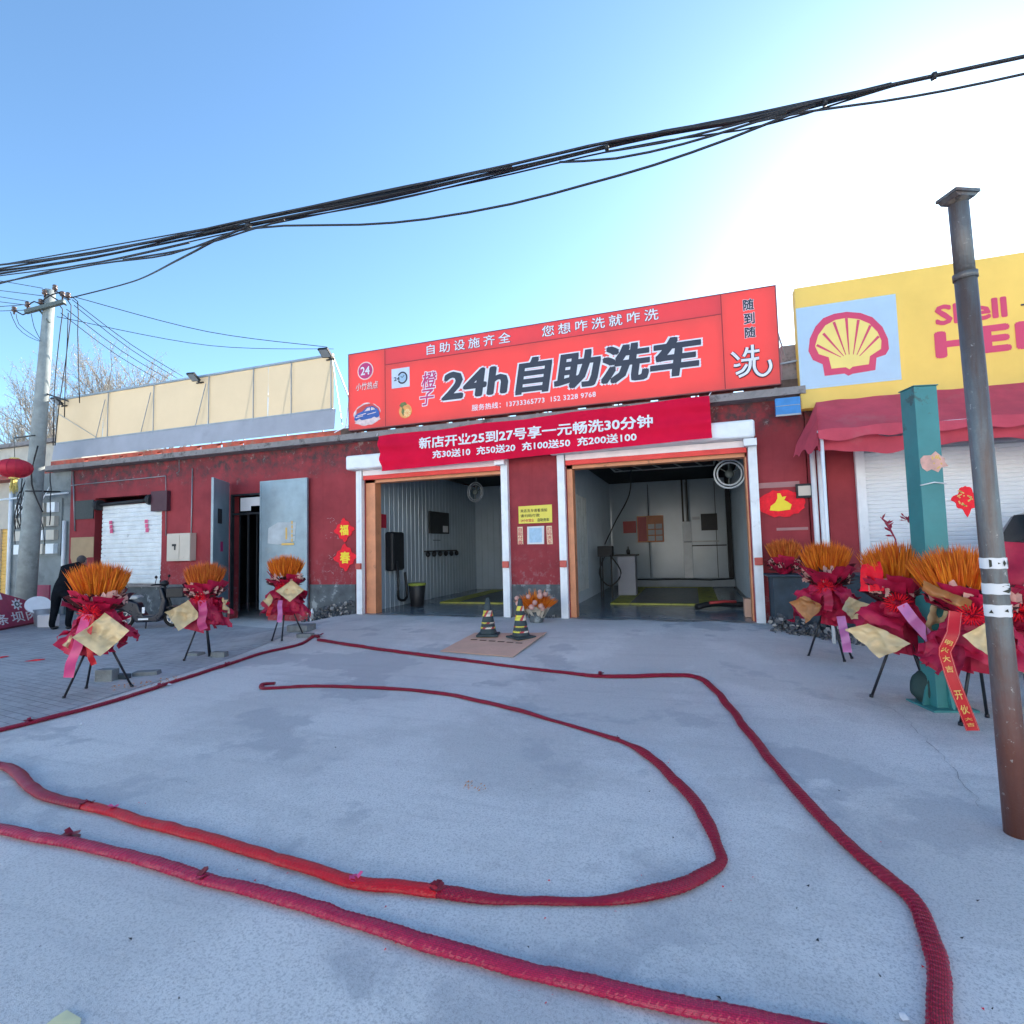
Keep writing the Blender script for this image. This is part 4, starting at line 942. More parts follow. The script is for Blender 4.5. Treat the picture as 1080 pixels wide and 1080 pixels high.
# dark sack at the column foot
g = G(985, 742); b = MB()
def sack(u, v):
    a_ = 2*pi*u; r_ = .20*sin(pi*min(1, v*.9+.08))**.6*(1+.18*noise.noise(Vector((cos(a_)*1.5, sin(a_)*1.5, v*3))))
    return (g.x+r_*cos(a_), g.y+r_*sin(a_)*.8, g.z+.36*v+.03*noise.noise(Vector((cos(a_)*3, sin(a_)*3, v*5))))
b.sheet(sack, 24, 14); o = b.build('sack', M['bag']); tag(o, 'dark green crumpled sack at the foot of the teal column', 'sack')

pb = G(1075, 880); hd2 = (pb-CAM).dot(fw)
ptop = DP(1010, 208, hd2+.05)
pl_ = thing('steel_pole', 'tall rusty steel pole with three white stickers and a flat cap', 'pole', pb)
rp = .056; d = (ptop-pb)
mid = pb+d*.885 if False else pb+d*((DP(1016, 287, hd2).z-pb.z)/d.z)
b = MB(); b.tube([pb+d*(-.02), pb+d*.15, pb+d*.3, pb+d*.5, mid], [.070, .066, .061, .056, .053], 20); b.build('lower_tube', M['rusty'], pl_)
b = MB(); b.tube([mid+d*.001, mid+(ptop-mid)*.5, ptop-d*.012], .049, 20); b.tube([mid-d*.006, mid+d*.004], rp*1.06, 20); b.build('upper_tube', M['rusty'], pl_)
ang = Matrix.Rotation(radians(25), 4, 'Z'); T_ = Matrix.Translation(ptop) @ ang
b = MB(); b.box(-.078, .078, -.066, .066, -.004, .014, T_); b.prism([(-.056, -.025), (.056, -.025), (.074, -.005), (-.074, -.005)], -.056, .056, lambda x, y, z: tuple(T_ @ Vector((x, y, z)))); b.build('pole_cap', M['rusty'], pl_)
for k, (py, hgt) in enumerate(((594, .062), (621, .062), (644, .068))):
    zc = DP(1046, py, hd2).z; t0 = (zc-pb.z)/d.z; b = MB(); n = 22
    cen = pb+d*t0
    def st(u, v):
        a_ = radians(170+205*u); z_ = (v-.5)*hgt*(1+.0*u); q_ = pb+d*((zc+z_-pb.z)/d.z)
        return (q_.x+(rp+.0065)*cos(a_), q_.y+(rp+.0065)*sin(a_), q_.z+.0012*sin(u*23+k))
    b.sheet(st, n, 3); o = b.build('white_sticker', M['papr'], pl_)
    b = MB(); pol = [[(.30,.12),(.30,.88),(.52,.5)], [(.60,.2),(.66,.5),(.60,.8),(.57,.5)], [(.74,.15),(.80,.5),(.74,.85),(.72,.5)]] if k == 0 else ([[(.50,.3),(.66,.12),(.80,.35),(.80,.65),(.66,.9),(.50,.75),(.68,.52)]] if k == 1 else [[(.2,.3),(.3,.3),(.26,.6)], [(.5,.5),(.6,.4),(.58,.7)], [(.75,.25),(.8,.5),(.72,.6)]])
    for pg in pol:
        vs = []
        for u, v in pg:
            a_ = radians(170+205*u); z_ = (v-.5)*hgt; q_ = pb+d*((zc+z_-pb.z)/d.z); vs.append((q_.x+(rp+.010)*cos(a_), q_.y+(rp+.010)*sin(a_), q_.z))
        b.add(vs, [tuple(range(len(vs)))])
    b.build('sticker_print', M['textblack'], o)

# ================================================================== FLOWER STANDS
def blade(b, p, d, L_, w, rnd):
    d = d.normalized(); s_ = d.cross(Vector((rnd.random()-.5, rnd.random()-.5, .2))).normalized(); m_ = p+d*L_*.55+Vector((0, 0, -.005))
    e_ = p+d*L_+Vector((rnd.uniform(-.01, .01), 0, -.01)); t_ = s_.cross(d)
    b.add([p-s_*w*.4, p+s_*w*.4, m_+s_*w, m_-s_*w, e_, m_+t_*w*.8], [(0,1,2,3),(3,2,4),(0,1,5),(3,4,5),(2,4,5)])
def paper(b, corners, seed, cr=.03, n=9, curl=.0):
    c0, c1, c2, c3 = [Vector(c_) for c_ in corners]; nrm = (c1-c0).cross(c3-c0).normalized(); o_ = Vector((seed*1.7, seed*.9, 0))
    def fn(u, v):
        p_ = (c0.lerp(c1, u)).lerp(c3.lerp(c2, u), v); k = .8*noise.noise(p_*5+o_)+.9*(.45-abs(noise.noise(p_*8+o_)*2))+.35*noise.noise(p_*19+o_)
        return p_+nrm*(k*cr+curl*((u-.5)**2+(v-.5)**2))
    b.sheet(fn, n, n)
def flower_stand(px, py, label, seed, H=1.70, wheat='wheat', ribbons=(), gold=(), legs=((-.22,-.10),(.25,-.02),(.02,.2)), face=None, loc=None, lean=0.0, nofoot=False, red_corner=False, plume=0, wid=1.0, plain=False):
    rnd = random.Random(seed); g = loc or G(px, py); t = thing('flower_stand', label, 'flower stand', g, 0, 'flower stands for the shop opening')
    f_ = math.atan2(CAM.x-g.x, -(CAM.y-g.y)) if face is None else face          # turn its front to the yard
    t.rotation_euler = (0, 0, f_*.85); k = H/1.70
    def V(x, y, z): return Vector((x*k*wid, y*k*wid, z*k))
    zc = .72
    if not nofoot:
        for lx_, ly_ in legs:
            b = MB(); b.tube([V(lx_, ly_, .0), V(lx_*.12, ly_*.12, zc)], .014, 8); b.tube([V(lx_, ly_, .0), V(lx_*.985, ly_*.985, .03)], .019, 8); b.build('leg', M['legblack'], t, False)
    # wheat head
    b = MB(); nS = 1150
    for i in range(nS):
        a_ = rnd.random()*2*pi; r_ = (rnd.random()**.5)*.26
        base = V(r_*cos(a_)*.72, r_*sin(a_)*.55, 1.08+rnd.random()*.06)
        d_ = Vector((r_*cos(a_)*1.5+rnd.uniform(-.14, .14), r_*sin(a_)*1.1+rnd.uniform(-.14, .14), 1.0))
        L_ = rnd.uniform(.40, .53)*(1-1.0*r_*r_*3)*k; d_.normalize(); blade(b, base+d_*L_*.25, d_, L_*.75, .0075*k, rnd)
    if plain:
        b = MB()
        for q in ([(-.30,-.16,.98),(.16,-.24,.98),(.20,-.10,1.60),(-.26,-.04,1.66)], [(-.05,-.2,1.0),(.36,-.1,1.0),(.44,.02,1.50),(.02,-.02,1.58)], [(-.36,.0,1.0),(-.1,-.2,1.0),(-.16,-.05,1.5),(-.44,.1,1.42)]):
            paper(b, [V(*p_) for p_ in q], seed, .04*k, 10)
        wh = b.build('tall_crimson_sheet', M['crimson'], t, False)
    else: wh = b.build('wheat_head', M[wheat], t, False)
    if lean: wh.rotation_euler = (0, lean, 0); wh.location = (-.0, 0, 0)
    # collar of dark leaves, wine paper and rose paper
    b = MB()
    for i in range(110):
        a_ = rnd.random()*2*pi; r0 = .12; z0 = rnd.uniform(.98, 1.10); d_ = Vector((cos(a_), sin(a_)*.8, rnd.uniform(.1, 1.0))); blade(b, V(r0*cos(a_), r0*sin(a_), z0), d_, rnd.uniform(.12, .26)*k, .022*k, rnd)
    b.build('dried_leaves', M['leafdark'], t, False)
    b = MB()
    for i in range(13):
        a_ = 2*pi*i/13+rnd.uniform(-.2, .2); w_ = rnd.uniform(.12, .17); r1 = rnd.uniform(.28, .37); zt_ = rnd.uniform(1.12, 1.30)
        e_ = Vector((cos(a_), sin(a_), 0)); s_ = Vector((-sin(a_), cos(a_), 0))
        q = [e_*.07-s_*.06+Vector((0,0,.92)), e_*.07+s_*.06+Vector((0,0,.92)), e_*r1*.95+s_*w_+Vector((0,0,zt_-.05)), e_*r1-s_*w_+Vector((0,0,zt_))]
        paper(b, [V(*p_) for p_ in q], seed+i, .028*k, 7)
        if i == 6: b.build('wrapping_collar', M['darkcrim'], t, False); b = MB()
    b.build('wrapping_collar', M['crimson'], t, False)
    b = MB()
    for i in range(32):
        a_ = rnd.uniform(pi*.95, pi*2.05); r1 = rnd.uniform(.20, .29); z_ = rnd.uniform(1.03, 1.20); e_ = Vector((cos(a_)*r1, sin(a_)*r1*.9, z_)); s_ = Vector((rnd.uniform(-1, 1), rnd.uniform(-.3, .3), rnd.uniform(-.4, .6))).normalized()*rnd.uniform(.025, .055); u_ = Vector((cos(a_)*.3, -.1, rnd.uniform(.4, 1))).normalized()*rnd.uniform(.04, .08)
        paper(b, [V(*(e_-s_)), V(*(e_+s_)), V(*(e_+s_*.3+u_)), V(*(e_-s_*.7+u_))], seed+i, .01, 3)
    b.build('rose_paper_tufts', M['petalpink'], t, False)
    if red_corner:
        b = MB(); paper(b, [V(-.34,-.10,1.08), V(-.12,-.24,1.10), V(-.14,-.20,1.40), V(-.32,-.06,1.36)], seed, .03); b.build('bright_red_paper', M['bowred'], t, False)
    if nofoot: return t
    # crimson skirt: overlapping folded sheets hanging from the waist
    b = MB(); nsk = 14
    for i in range(nsk):
        a_ = 2*pi*i/nsk+rnd.uniform(-.25, .25); e_ = Vector((cos(a_), sin(a_)*.75, 0)); s_ = Vector((-sin(a_), cos(a_)*.75, 0)); r1 = rnd.uniform(.30, .50); zb_ = rnd.uniform(.42, .76)
        q = [e_*.06+s_*.10+Vector((0,0,1.02)), e_*.06-s_*.10+Vector((0,0,1.02)), e_*r1*.85-s_*rnd.uniform(.16, .28)+Vector((0,0,zb_+.12)), e_*r1+s_*rnd.uniform(.10, .24)+Vector((0,0,zb_))]
        paper(b, [V(*p_) for p_ in q], seed+i*3, .085*k, 11)
    for i in range(5):
        a_ = rnd.uniform(pi, 2*pi); e_ = Vector((cos(a_), sin(a_)*.7, 0)); s_ = Vector((-sin(a_), cos(a_)*.7, 0))
        q = [e_*.04+s_*.05+Vector((0,0,.78)), e_*.04-s_*.05+Vector((0,0,.78)), e_*.20-s_*.10+Vector((0,0,.48)), e_*.17+s_*.08+Vector((0,0,.45))]
        paper(b, [V(*p_) for p_ in q], seed+i*5+2, .04*k, 7)
    b.build('crimson_wrapping', M['crimson'], t, False)
    for q, m_ in gold:
        b = MB(); paper(b, [V(*p_) for p_ in q], seed+11, .055*k, 16, .18); b.build('gold_wrapping', M[m_], t, False)
    # bow
    b = MB()
    for i in range(26):
        a_ = 2*pi*i/26; R_ = rnd.uniform(.05, .10); c_ = V(cos(a_)*R_-.03, -.30+rnd.uniform(-.03, .02), .99+sin(a_)*R_*.8)
        pts = [c_+Vector((cos(a_)*.035*cos(t_*pi), -.03*sin(t_*pi), sin(a_)*.035*cos(t_*pi))) for t_ in (0, .25, .5, .75, 1)]
        b.tube(pts, .009, 5, flat=.5)
    b.build('bow', M['bowred'], t, False)
    for rb_ in ribbons:
        pts, w_, m_, *rest = rb_; b = MB(); P_ = [V(*p_) for p_ in pts]
        def rf_(u, v, P_=P_, w_=w_):
            s0 = v*(len(P_)-1); j = min(int(s0), len(P_)-2); q_ = P_[j].lerp(P_[j+1], s0-j); dd = (P_[j+1]-P_[j]).normalized(); sd_ = dd.cross(Vector((0,1,0))).normalized()
            return q_+sd_*((u-.5)*w_)+Vector((0, .012*sin(v*14+u*2), 0))
        b.sheet(rf_, 2, 26); rb2 = b.build('ribbon', M[m_], t, False)
        if rest:
            txt = rest[0]; total = [P_[0], P_[-1]]
            e_ = MB(); e_.sheet(lambda u, v: rf_(.06+.02*u, v)+Vector((0, -.006, 0)), 1, 26); e_.sheet(lambda u, v: rf_(.92+.02*u, v)+Vector((0, -.006, 0)), 1, 26); e_.build('gold_edge', M['petalpink'], rb2, False)
            n_ = len(txt)
            for i, ch in enumerate(txt):
                if ch == ' ': continue
                vc = .30+.62*i/(n_-1)
                def gl_(x, y, z, vc=vc): 
                    p_ = rf_(x, vc-z); return (p_[0], p_[1]-.010, p_[2])
                o_ = text('ribbon_character', ch, None, M['gold'], (.22, .78, -.024, .024), 0, .012, fn=gl_); o_.parent = rb2
    for i in range(plume):
        b = MB(); x_ = .02+i*.2; P_ = [V(x_, -.02, 1.35), V(x_-.02, -.05, 1.62), V(x_-.09, -.06, 1.80), V(x_-.14, -.06, 1.86)]
        b.tube(P_, [.012, .022, .038, .006], 6, flat=.35)
        for _ in range(9):
            q_ = P_[1].lerp(P_[3], rnd.random()); blade(b, q_, Vector((rnd.uniform(-1, 1), -.3, rnd.uniform(.0, 1))), .09, .014, rnd)
        b.build('paper_plume', M['rollpink'], t, False)
    return t
kite = lambda x, y, z, w_, h_, tilt=0: [(x-w_, y, z+tilt), (x, y-.04, z-h_), (x+w_, y, z-tilt*.3), (x+.02, y+.06, z+h_*.9)]
P1 = ([(-.06,-.33,.98),(-.10,-.37,.80),(-.14,-.36,.6),(-.20,-.34,.42),(-.22,-.33,.26)], .10, 'pinkribbon')
flower_stand(102, 729, 'flower stand with a large pale gold diamond, nearest the person in black', 11,
    gold=[(kite(.10, -.40, .74, .27, .26, -.02), 'goldpaper'), ([(-.30,-.18,.60),(-.18,-.24,.52),(-.10,-.2,.66),(-.2,-.12,.72)], 'goldpaper')],
    ribbons=[P1, ([(-.02,-.34,.96),(-.04,-.38,.7),(-.02,-.36,.5),(.02,-.35,.38)], .06, 'redribbon')], legs=((-.28,-.20),(.36,-.02),(-.14,.22)), H=1.76)
flower_stand(215, 693, 'flower stand with gold paper at its left side, right of the parked scooter', 23,
    gold=[([(-.50,-.22,.80),(-.28,-.34,.50),(.0,-.38,.72),(-.14,-.30,.98)], 'goldpaper'), ([(.22,-.22,.95),(.30,-.28,.78),(.36,-.2,.70),(.28,-.12,.9)], 'goldpaper')],
    ribbons=[([(.0,-.33,.98),(.03,-.37,.80),(.0,-.37,.62),(.04,-.36,.5)], .12, 'pinkribbon')], legs=((-.26,-.18),(.08,-.02),(.10,.02)), H=1.68, wheat='wheatred')
flower_stand(301, 674, 'flower stand with a gold pouch high up, before the grey steel door', 37,
    gold=[(kite(.12, -.36, .92, .24, .20, .0), 'goldpaper'), ([(-.34,-.22,.74),(-.22,-.28,.62),(-.16,-.26,.74),(-.22,-.2,.86)], 'goldpaper')],
    ribbons=[([(-.05,-.33,.76),(-.06,-.37,.66),(-.05,-.36,.52),(-.07,-.35,.36)], .08, 'lilacribbon'), ([(-.2,-.3,.7),(-.24,-.34,.58),(-.26,-.33,.48)], .07, 'redribbon')], legs=((-.22,-.12),(.34,.0),(-.04,-.2)), H=1.68)
flower_stand(877, 694, 'flower stand with two gold papers, before the dark ledge right of the bays', 41,
    gold=[([(-.42,-.2,.76),(-.24,-.34,.50),(-.04,-.36,.74),(-.26,-.28,.86)], 'goldbrown'), ([(.10,-.36,.70),(.34,-.3,.48),(.42,-.22,.76),(.20,-.30,.86)], 'goldpaper')],
    ribbons=[([(-.02,-.34,.98),(.0,-.38,.8),(-.02,-.37,.68)], .10, 'crimson'), ([(.12,-.40,.62),(.14,-.41,.45),(.16,-.40,.3),(.17,-.4,.16)], .10, 'lilacribbon')], legs=((-.28,-.05),(.14,-.2),(.24,.04)), H=1.72)
flower_stand(956, 736, 'flower stand with a wide gold apron and lilac sash, left of teal column', 53,
    gold=[([(-.46,-.26,.70),(-.18,-.42,.46),(.08,-.42,.62),(-.26,-.34,.78)], 'goldpaper'), ([(.12,-.36,.72),(.26,-.34,.42),(.50,-.22,.86),(.22,-.26,1.04)], 'goldpaper')],
    ribbons=[([(.0,-.36,.98),(.08,-.40,.84),(.18,-.38,.70),(.28,-.36,.55)], .10, 'lilacribbon')], legs=((-.30,-.14),(.22,-.22),(.20,.2)), H=1.78, red_corner=True, plume=2)
flower_stand(1036, 762, 'flower stand with a long red ribbon of gold characters, behind the rusty pole', 67,
    gold=[(kite(.03, -.40, .80, .15, .14, .0), 'goldpaper'), ([(-.36,-.2,1.16),(-.06,-.3,1.00),(-.02,-.28,1.08),(-.34,-.16,1.24)], 'goldbrown')],
    ribbons=[([(-.14,-.36,1.02),(-.17,-.42,.84),(-.24,-.44,.68),(-.20,-.45,.46),(-.12,-.46,.16),(-.09,-.46,.04)], .095, 'redribbon', '明火大吉 开伙大吉')], legs=((-.16,-.20),(.22,-.05),(.05,.2)), H=1.74, lean=-.10)
gg = G(1086, 752)
flower_stand(0, 0, 'flower stand wrapped in plain crimson, right of the rusty pole by the car', 71, loc=gg,
    gold=[([(-.10,-.40,.50),(.05,-.42,.30),(.20,-.36,.40),(.02,-.34,.62)], 'goldpaper')], legs=((-.2,-.14),(.24,-.08),(.0,.2)), H=1.72, plain=True)
lo = FY(828, 601, -.38); lo.z = .91
flower_stand(0, 0, 'low faded flower basket sitting on the dark ledge against the red wall', 83, loc=Vector((lo.x-.0, -.34, .905-.92*1.56/1.7)), H=1.56, wheat='wheatred', nofoot=True, wid=.9)

# ================================================================== RED FIRECRACKER ROLLS ON THE GROUND
def roll_pts(px, pre=(), post=()):
    P_ = [Vector(p_) for p_ in pre]+[G(*p_) for p_ in px]+[Vector(p_) for p_ in post]
    return spline(P_, .0075)
def roll_mesh(pts, r, flat, seed, thin=(), rel=.11):
    rs = []; out = []
    for i, p_ in enumerate(pts):
        k = 1+.10*noise.noise(Vector((i*.018, seed, 0)))+.09*noise.noise(Vector((i*.07, seed, 3)))
        for c_, w_, f_ in thin:
            dd = (p_-c_).length
            if dd < w_: k *= f_+(1-f_)*sm(.25, 1, dd/w_)
        rs.append(r*k); q_ = p_+Vector((noise.noise(Vector((i*.022, seed, 7)))*.014, noise.noise(Vector((i*.022, seed+4, 7)))*.014, 0))
        out.append(Vector((q_.x, q_.y, gz(q_.x, q_.y)+rs[-1]*flat*.93)))
    n = 18; L = [0.0]
    for a_, c_ in zip(out, out[1:]): L.append(L[-1]+(c_-a_).length)
    b = MB(); vs = []
    for i, p_ in enumerate(out):
        d = (out[min(i+1, len(out)-1)]-out[max(i-1, 0)]).normalized(); sx = d.cross(Vector((0, 0, 1))).normalized(); su = sx.cross(d)
        for k in range(n):
            a_ = 2*pi*k/n; ph = (L[i]/.030+abs(((k/n)-.25+.5) % 1-.5)*3.2) % 1.0
            r_ = rs[i]*(1+rel*(ph-.5)+.035*noise.noise(Vector((L[i]*30, k*1.3, seed)))+.05*noise.noise(Vector((L[i]*9, k*.6, seed+5))))
            vs.append(p_+sx*(cos(a_)*r_)+su*(sin(a_)*r_*flat))
    m_ = len(out); fs = []; uv = []
    for i in range(m_-1):
        for k in range(n):
            k2 = (k+1) % n; fs.append((i*n+k, i*n+k2, (i+1)*n+k2, (i+1)*n+k)); uv.append(((L[i], k/n), (L[i], (k+1)/n), (L[i+1], (k+1)/n), (L[i+1], k/n)))
    b.add(vs, fs, False, uv); b.f.append(list(reversed(range(n)))); b.sm.append(False); b.mi.append(0); b.f.append([(m_-1)*n+k for k in range(n)]); b.sm.append(False); b.mi.append(0)
    return b
def tuft(par, p_, seed, m, s=1.0):
    s *= .7
    rnd = random.Random(seed); b = MB()
    for i in range(5):
        a_ = rnd.random()*6.3; e_ = Vector((cos(a_), sin(a_), rnd.uniform(.1, .6)))*.07*s; w_ = Vector((-sin(a_), cos(a_), 0))*.03*s; c_ = Vector((p_.x, p_.y, gz(p_.x, p_.y)+.035))
        paper(b, [c_-w_, c_+w_, c_+w_+e_, c_-w_*.6+e_*1.1], seed+i, .012, 3)
    b.build('torn_paper_tie', m, par)
# outer loop
A_px = [(-40,782),(0,772),(60,757),(120,741),(200,715),(270,692),(315,681),(331,672),(336,673)]
A2_px = [(336,676),(400,686),(500,699),(580,709),(640,715),(700,714),(735,716),(757,733),(790,775),(830,825),(880,880),(930,925),(962,955),(978,985),(990,1030),(993,1078)]
ra = thing('firecracker_roll', 'long crimson firecracker roll making the outer loop past the cardboard, ending bottom right', 'firecracker roll', G(640, 715))
A2 = roll_pts(A2_px, post=[G(992, 1110), G(986, 1150)])
roll_mesh(A2, .039, .62, 1, thin=[(G(560, 706), 1.6, .8)]).build('roll_body', M['roll'], ra)
for i, px in enumerate(((633,714),(338,672))): tuft(ra, G(*px), 20+i, M['rollpink'], 1.2)
rA = thing('firecracker_roll', 'thin crimson firecracker roll running diagonally along the paving edge at far left', 'firecracker roll', G(200, 715))
roll_mesh(roll_pts(A_px), .036, .6, 2).build('roll_body', M['roll'], rA)
for i, px in enumerate(((30,764),(168,726),(240,703))): tuft(rA, G(*px), 30+i, M['rollpink'])
# inner loop
B1_px = [(290,722),(278,723),(277,727),(290,727),(330,725),(400,727),(460,732),(520,744),(590,763),(652,782)]
B2_px = [(652,782),(680,797),(715,828),(745,868),(758,898),(761,912),(745,925),(715,940),(680,948),(640,952),(585,954),(520,952),(462,945)]
B3_px = [(462,945),(420,940),(380,935),(300,912),(220,888),(150,870),(118,859),(90,853)]
B4_px = [(90,853),(55,845),(35,835),(20,820),(8,812),(-14,809),(-60,800)]
rb = thing('firecracker_roll', 'firecracker roll making the inner loop with a bright red stretch near the camera', 'firecracker roll', G(585, 954))
roll_mesh(roll_pts(B1_px), .030, .62, 3, thin=[(G(600, 765), .7, .75)]).build('roll_body', M['roll'], rb)
roll_mesh(roll_pts(B2_px), .040, .6, 4, thin=[(G(652, 782), .35, .6), (G(759, 900), .3, .75), (G(585, 954), .5, .62)]).build('roll_body', M['roll'], rb)
roll_mesh(roll_pts(B3_px), .040, .58, 5, thin=[(G(585, 954), .5, .62)], rel=.07).build('bright_wrap', M['rollbright'], rb)
roll_mesh(roll_pts(B4_px), .041, .6, 6).build('roll_body', M['roll'], rb)
for i, px in enumerate(((118,858),(376,935),(462,944),(92,853),(460,945))): tuft(rb, G(*px), 40+i, M['pinkribbon'] if i < 2 else M['roll'], .7 if i < 2 else .8)
# nearest roll
C_px = [(-60,870),(0,879),(60,890),(140,908),(210,929),(300,953),(380,978),(460,1003),(540,1024),(620,1045),(700,1063),(770,1076)]
rc = thing('firecracker_roll', 'thick faded crimson firecracker roll lying nearest the camera along the bottom', 'firecracker roll', G(380, 978))
Cp = roll_pts(C_px, post=[G(850, 1094), G(930, 1108)])
roll_mesh(Cp, .037, .66, 7).build('roll_body', M['rollpink'], rc)
for i, px in enumerate(((75,886),(210,932))): tuft(rc, G(*px), 50+i, M['roll'], .9)

rnd = random.Random(77); b = MB()
for PX_ in (A_px, A2_px, B1_px, B2_px, B3_px, C_px):
    for _ in range(16):
        k = rnd.randrange(len(PX_)-1); t_ = rnd.random(); p_ = G(PX_[k][0]+(PX_[k+1][0]-PX_[k][0])*t_, PX_[k][1]+(PX_[k+1][1]-PX_[k][1])*t_)
        a_ = rnd.random()*6.3; o_ = rnd.uniform(.06, .28)*rnd.choice((1, .7, .6)); q_ = p_+Vector((cos(a_)*o_, sin(a_)*o_, 0)); s_ = rnd.uniform(.004, .012); z_ = gz(q_.x, q_.y)+.004
        b.add([(q_.x, q_.y, z_), (q_.x+s_*cos(a_+1), q_.y+s_*sin(a_+1), z_+.004), (q_.x+s_*1.3*cos(a_+2), q_.y+s_*1.3*sin(a_+2), z_+.002)], [(0,1,2)])
o = b.build('paper_litter', M['bowred']); tag(o, kind='stuff')
# ================================================================== CONES, CARDBOARD, FLOWER POT
cd = thing('cardboard_sheet', 'flat brown cardboard sheet with a row of slots under the two traffic cones', 'cardboard', G(520, 682))
P_ = [G(464, 688), G(541, 694), G(577, 669), G(501, 668.5)]
b = MB(); b.sheet(lambda u, v: (lambda q_: (q_.x, q_.y, gz(q_.x, q_.y)+.012+.010*abs(noise.noise(q_*2.3))+.02*(u**8)*v))((P_[0].lerp(P_[1], u)).lerp(P_[3].lerp(P_[2], u), v)), 16, 12, False); o = b.build('cardboard_face', M['card'], cd)
m_ = o.modifiers.new('thick', 'SOLIDIFY'); m_.thickness = .008; m_.offset = -1
b = MB()
for i in range(6):
    p_ = G(500+i*9.5, 676.2+i*.75); b.box(p_.x-.055, p_.x+.055, p_.y-.022, p_.y+.022, gz(p_.x, p_.y)+.024, gz(p_.x, p_.y)+.030)
b.build('slots', M['carddark'], o)
def cone(px, py, label, seed, H=.66):
    g = G(px, py); g.z += .022; t = thing('traffic_cone', label, 'traffic cone', g, radians(seed*13))
    b = MB(); b.box(-.19, .19, -.19, .19, 0, .035); o = b.build('cone_base', M['cone'], t, False); bevel(o, .012)
    b = MB(); prof = [(.155, .036), (.15, .06), (.135, .10), (.035, H-.03), (.03, H), (.018, H+.002)]; b.lathe(prof, n=26); b.build('cone_body', M['cone'], t, False)
    rnd = random.Random(seed)
    for z0, z1 in ((.13, .24), (.34, .44)) if seed < 3 else ((.10, .21), (.30, .39), (.46, .54)):
        rr_ = lambda z: .135+(.035-.135)*(z-.10)/(H-.13)+.008
        parts_ = {0: MB(), 1: MB(), 2: MB()}
        for k in range(24):
            a0 = 2*pi*k/24; vs = []
            for u, z in ((0, z0), (1, z0), (1, z1), (0, z1)):
                a_ = a0+2*pi/24*u+(z-z0)*7; vs.append((rr_(z)*cos(a_), rr_(z)*sin(a_), z))
            parts_[(0, 0, 0, 1, 1, 2)[k % 6] if k % 12 < 6 else (2, 2, 1, 1, 0, 0)[k % 6]].add(vs, [(0,1,2,3)])
        for kk, mm in ((0, 'tapey'), (1, 'taper'), (2, 'tapew')):
            parts_[kk].build('reflective_tape', M[mm], t, False)
    return t
cone(515, 671.5, 'dark traffic cone with two tape bands, left one on the cardboard', 1)
cone(549.5, 674, 'dark traffic cone with three tape bands, right one on the cardboard', 4)
g = G(566, 656)
fp = thing('potted_flowers', 'low bunch of orange dried flowers in pale paper at the foot of the pier', 'flowers', g); fp.scale = (1.4, 1.4, 1.4)
rnd = random.Random(3); b = MB()
for i in range(340):
    a_ = rnd.random()*6.3; r_ = rnd.random()**.5; d_ = Vector((cos(a_)*r_*1.25, sin(a_)*r_*.8, .75)); blade(b, Vector((cos(a_)*r_*.10, sin(a_)*r_*.08, .15)), d_, rnd.uniform(.25, .37)*(1-.2*r_), .011, rnd)
b.build('orange_stems', M['wheat'], fp, False)
b = MB()
for i in range(11):
    a_ = rnd.uniform(pi, 2*pi); c_ = Vector((cos(a_)*rnd.uniform(.05, .26), -.10+sin(a_)*.1, rnd.uniform(.16, .46))); b.ball(c_, rnd.uniform(.03, .045), 7, 5)
b.build('rose_heads', M['petalpink'], fp, False)
b = MB()
for i in range(7):
    a_ = rnd.uniform(pi*.9, 2.1*pi); e_ = Vector((cos(a_), sin(a_)*.7, 0)); s_ = Vector((-sin(a_), cos(a_), 0))*.09
    paper(b, [e_*.05-s_*.4, e_*.05+s_*.4, e_*.22+s_+Vector((0,0,.22)), e_*.2-s_+Vector((0,0,.24))], i, .02, 6)
b.build('pale_wrapping', mat('pale_wrapping', (.50, .44, .36), .7, var=.2), fp, False)
b = MB(); b.lathe([(.09, 0), (.10, .02), (.115, .15), (.10, .155)], n=14); b.build('pot', M['plinth'], fp, False)

# ================================================================== LOOSE BLOCKS, SCRAPS
def block(px, py, sx, sy, sz, rz, label, m='block', grp=None):
    g = G(px, py); b = MB(); rnd = random.Random(int(px)); 
    b.box(-sx/2, sx/2, -sy/2, sy/2, 0, sz); b.v = [(x+rnd.uniform(-.008, .008), y+rnd.uniform(-.008, .008), z) for x, y, z in b.v]
    o = b.build('concrete_block', M[m]); o.location = g; o.rotation_euler = (0, 0, rz); bevel(o, .004, 1); return tag(o, label, 'block', grp)
block(113, 718, .24, .14, .16, .3, 'upright grey concrete block beside the leg of the nearest left flower stand')
block(126, 716, .30, .10, .07, .1, 'dark flat brick lying between the upright block and the stand leg', 'darkplinth')
block(155, 712, .32, .16, .06, .5, 'broken flat paving brick right of the nearest left flower stand', 'block')
block(232, 693, .24, .12, .09, .2, 'grey brick under the right leg of the flower stand by the scooter')
block(206, 691, .26, .16, .05, .0, 'low grey brick left of the leg of the flower stand by the scooter')
block(322, 672, .30, .14, .07, .2, 'pale brick by the right leg of the flower stand at the steel door')
block(318, 665, .45, .3, .12, .1, 'low concrete step at the corner of the rough plinth', 'block')
g = G(329, 655); b = MB(); b.lathe([(.05, 0), (.055, .02), (.05, .20), (.02, .27), (.012, .30)], n=12); o = b.build('plastic_bottle', M['whitealu']); o.location = g; tag(o, 'white plastic bottle standing at the foot of the rough plinth', 'bottle')
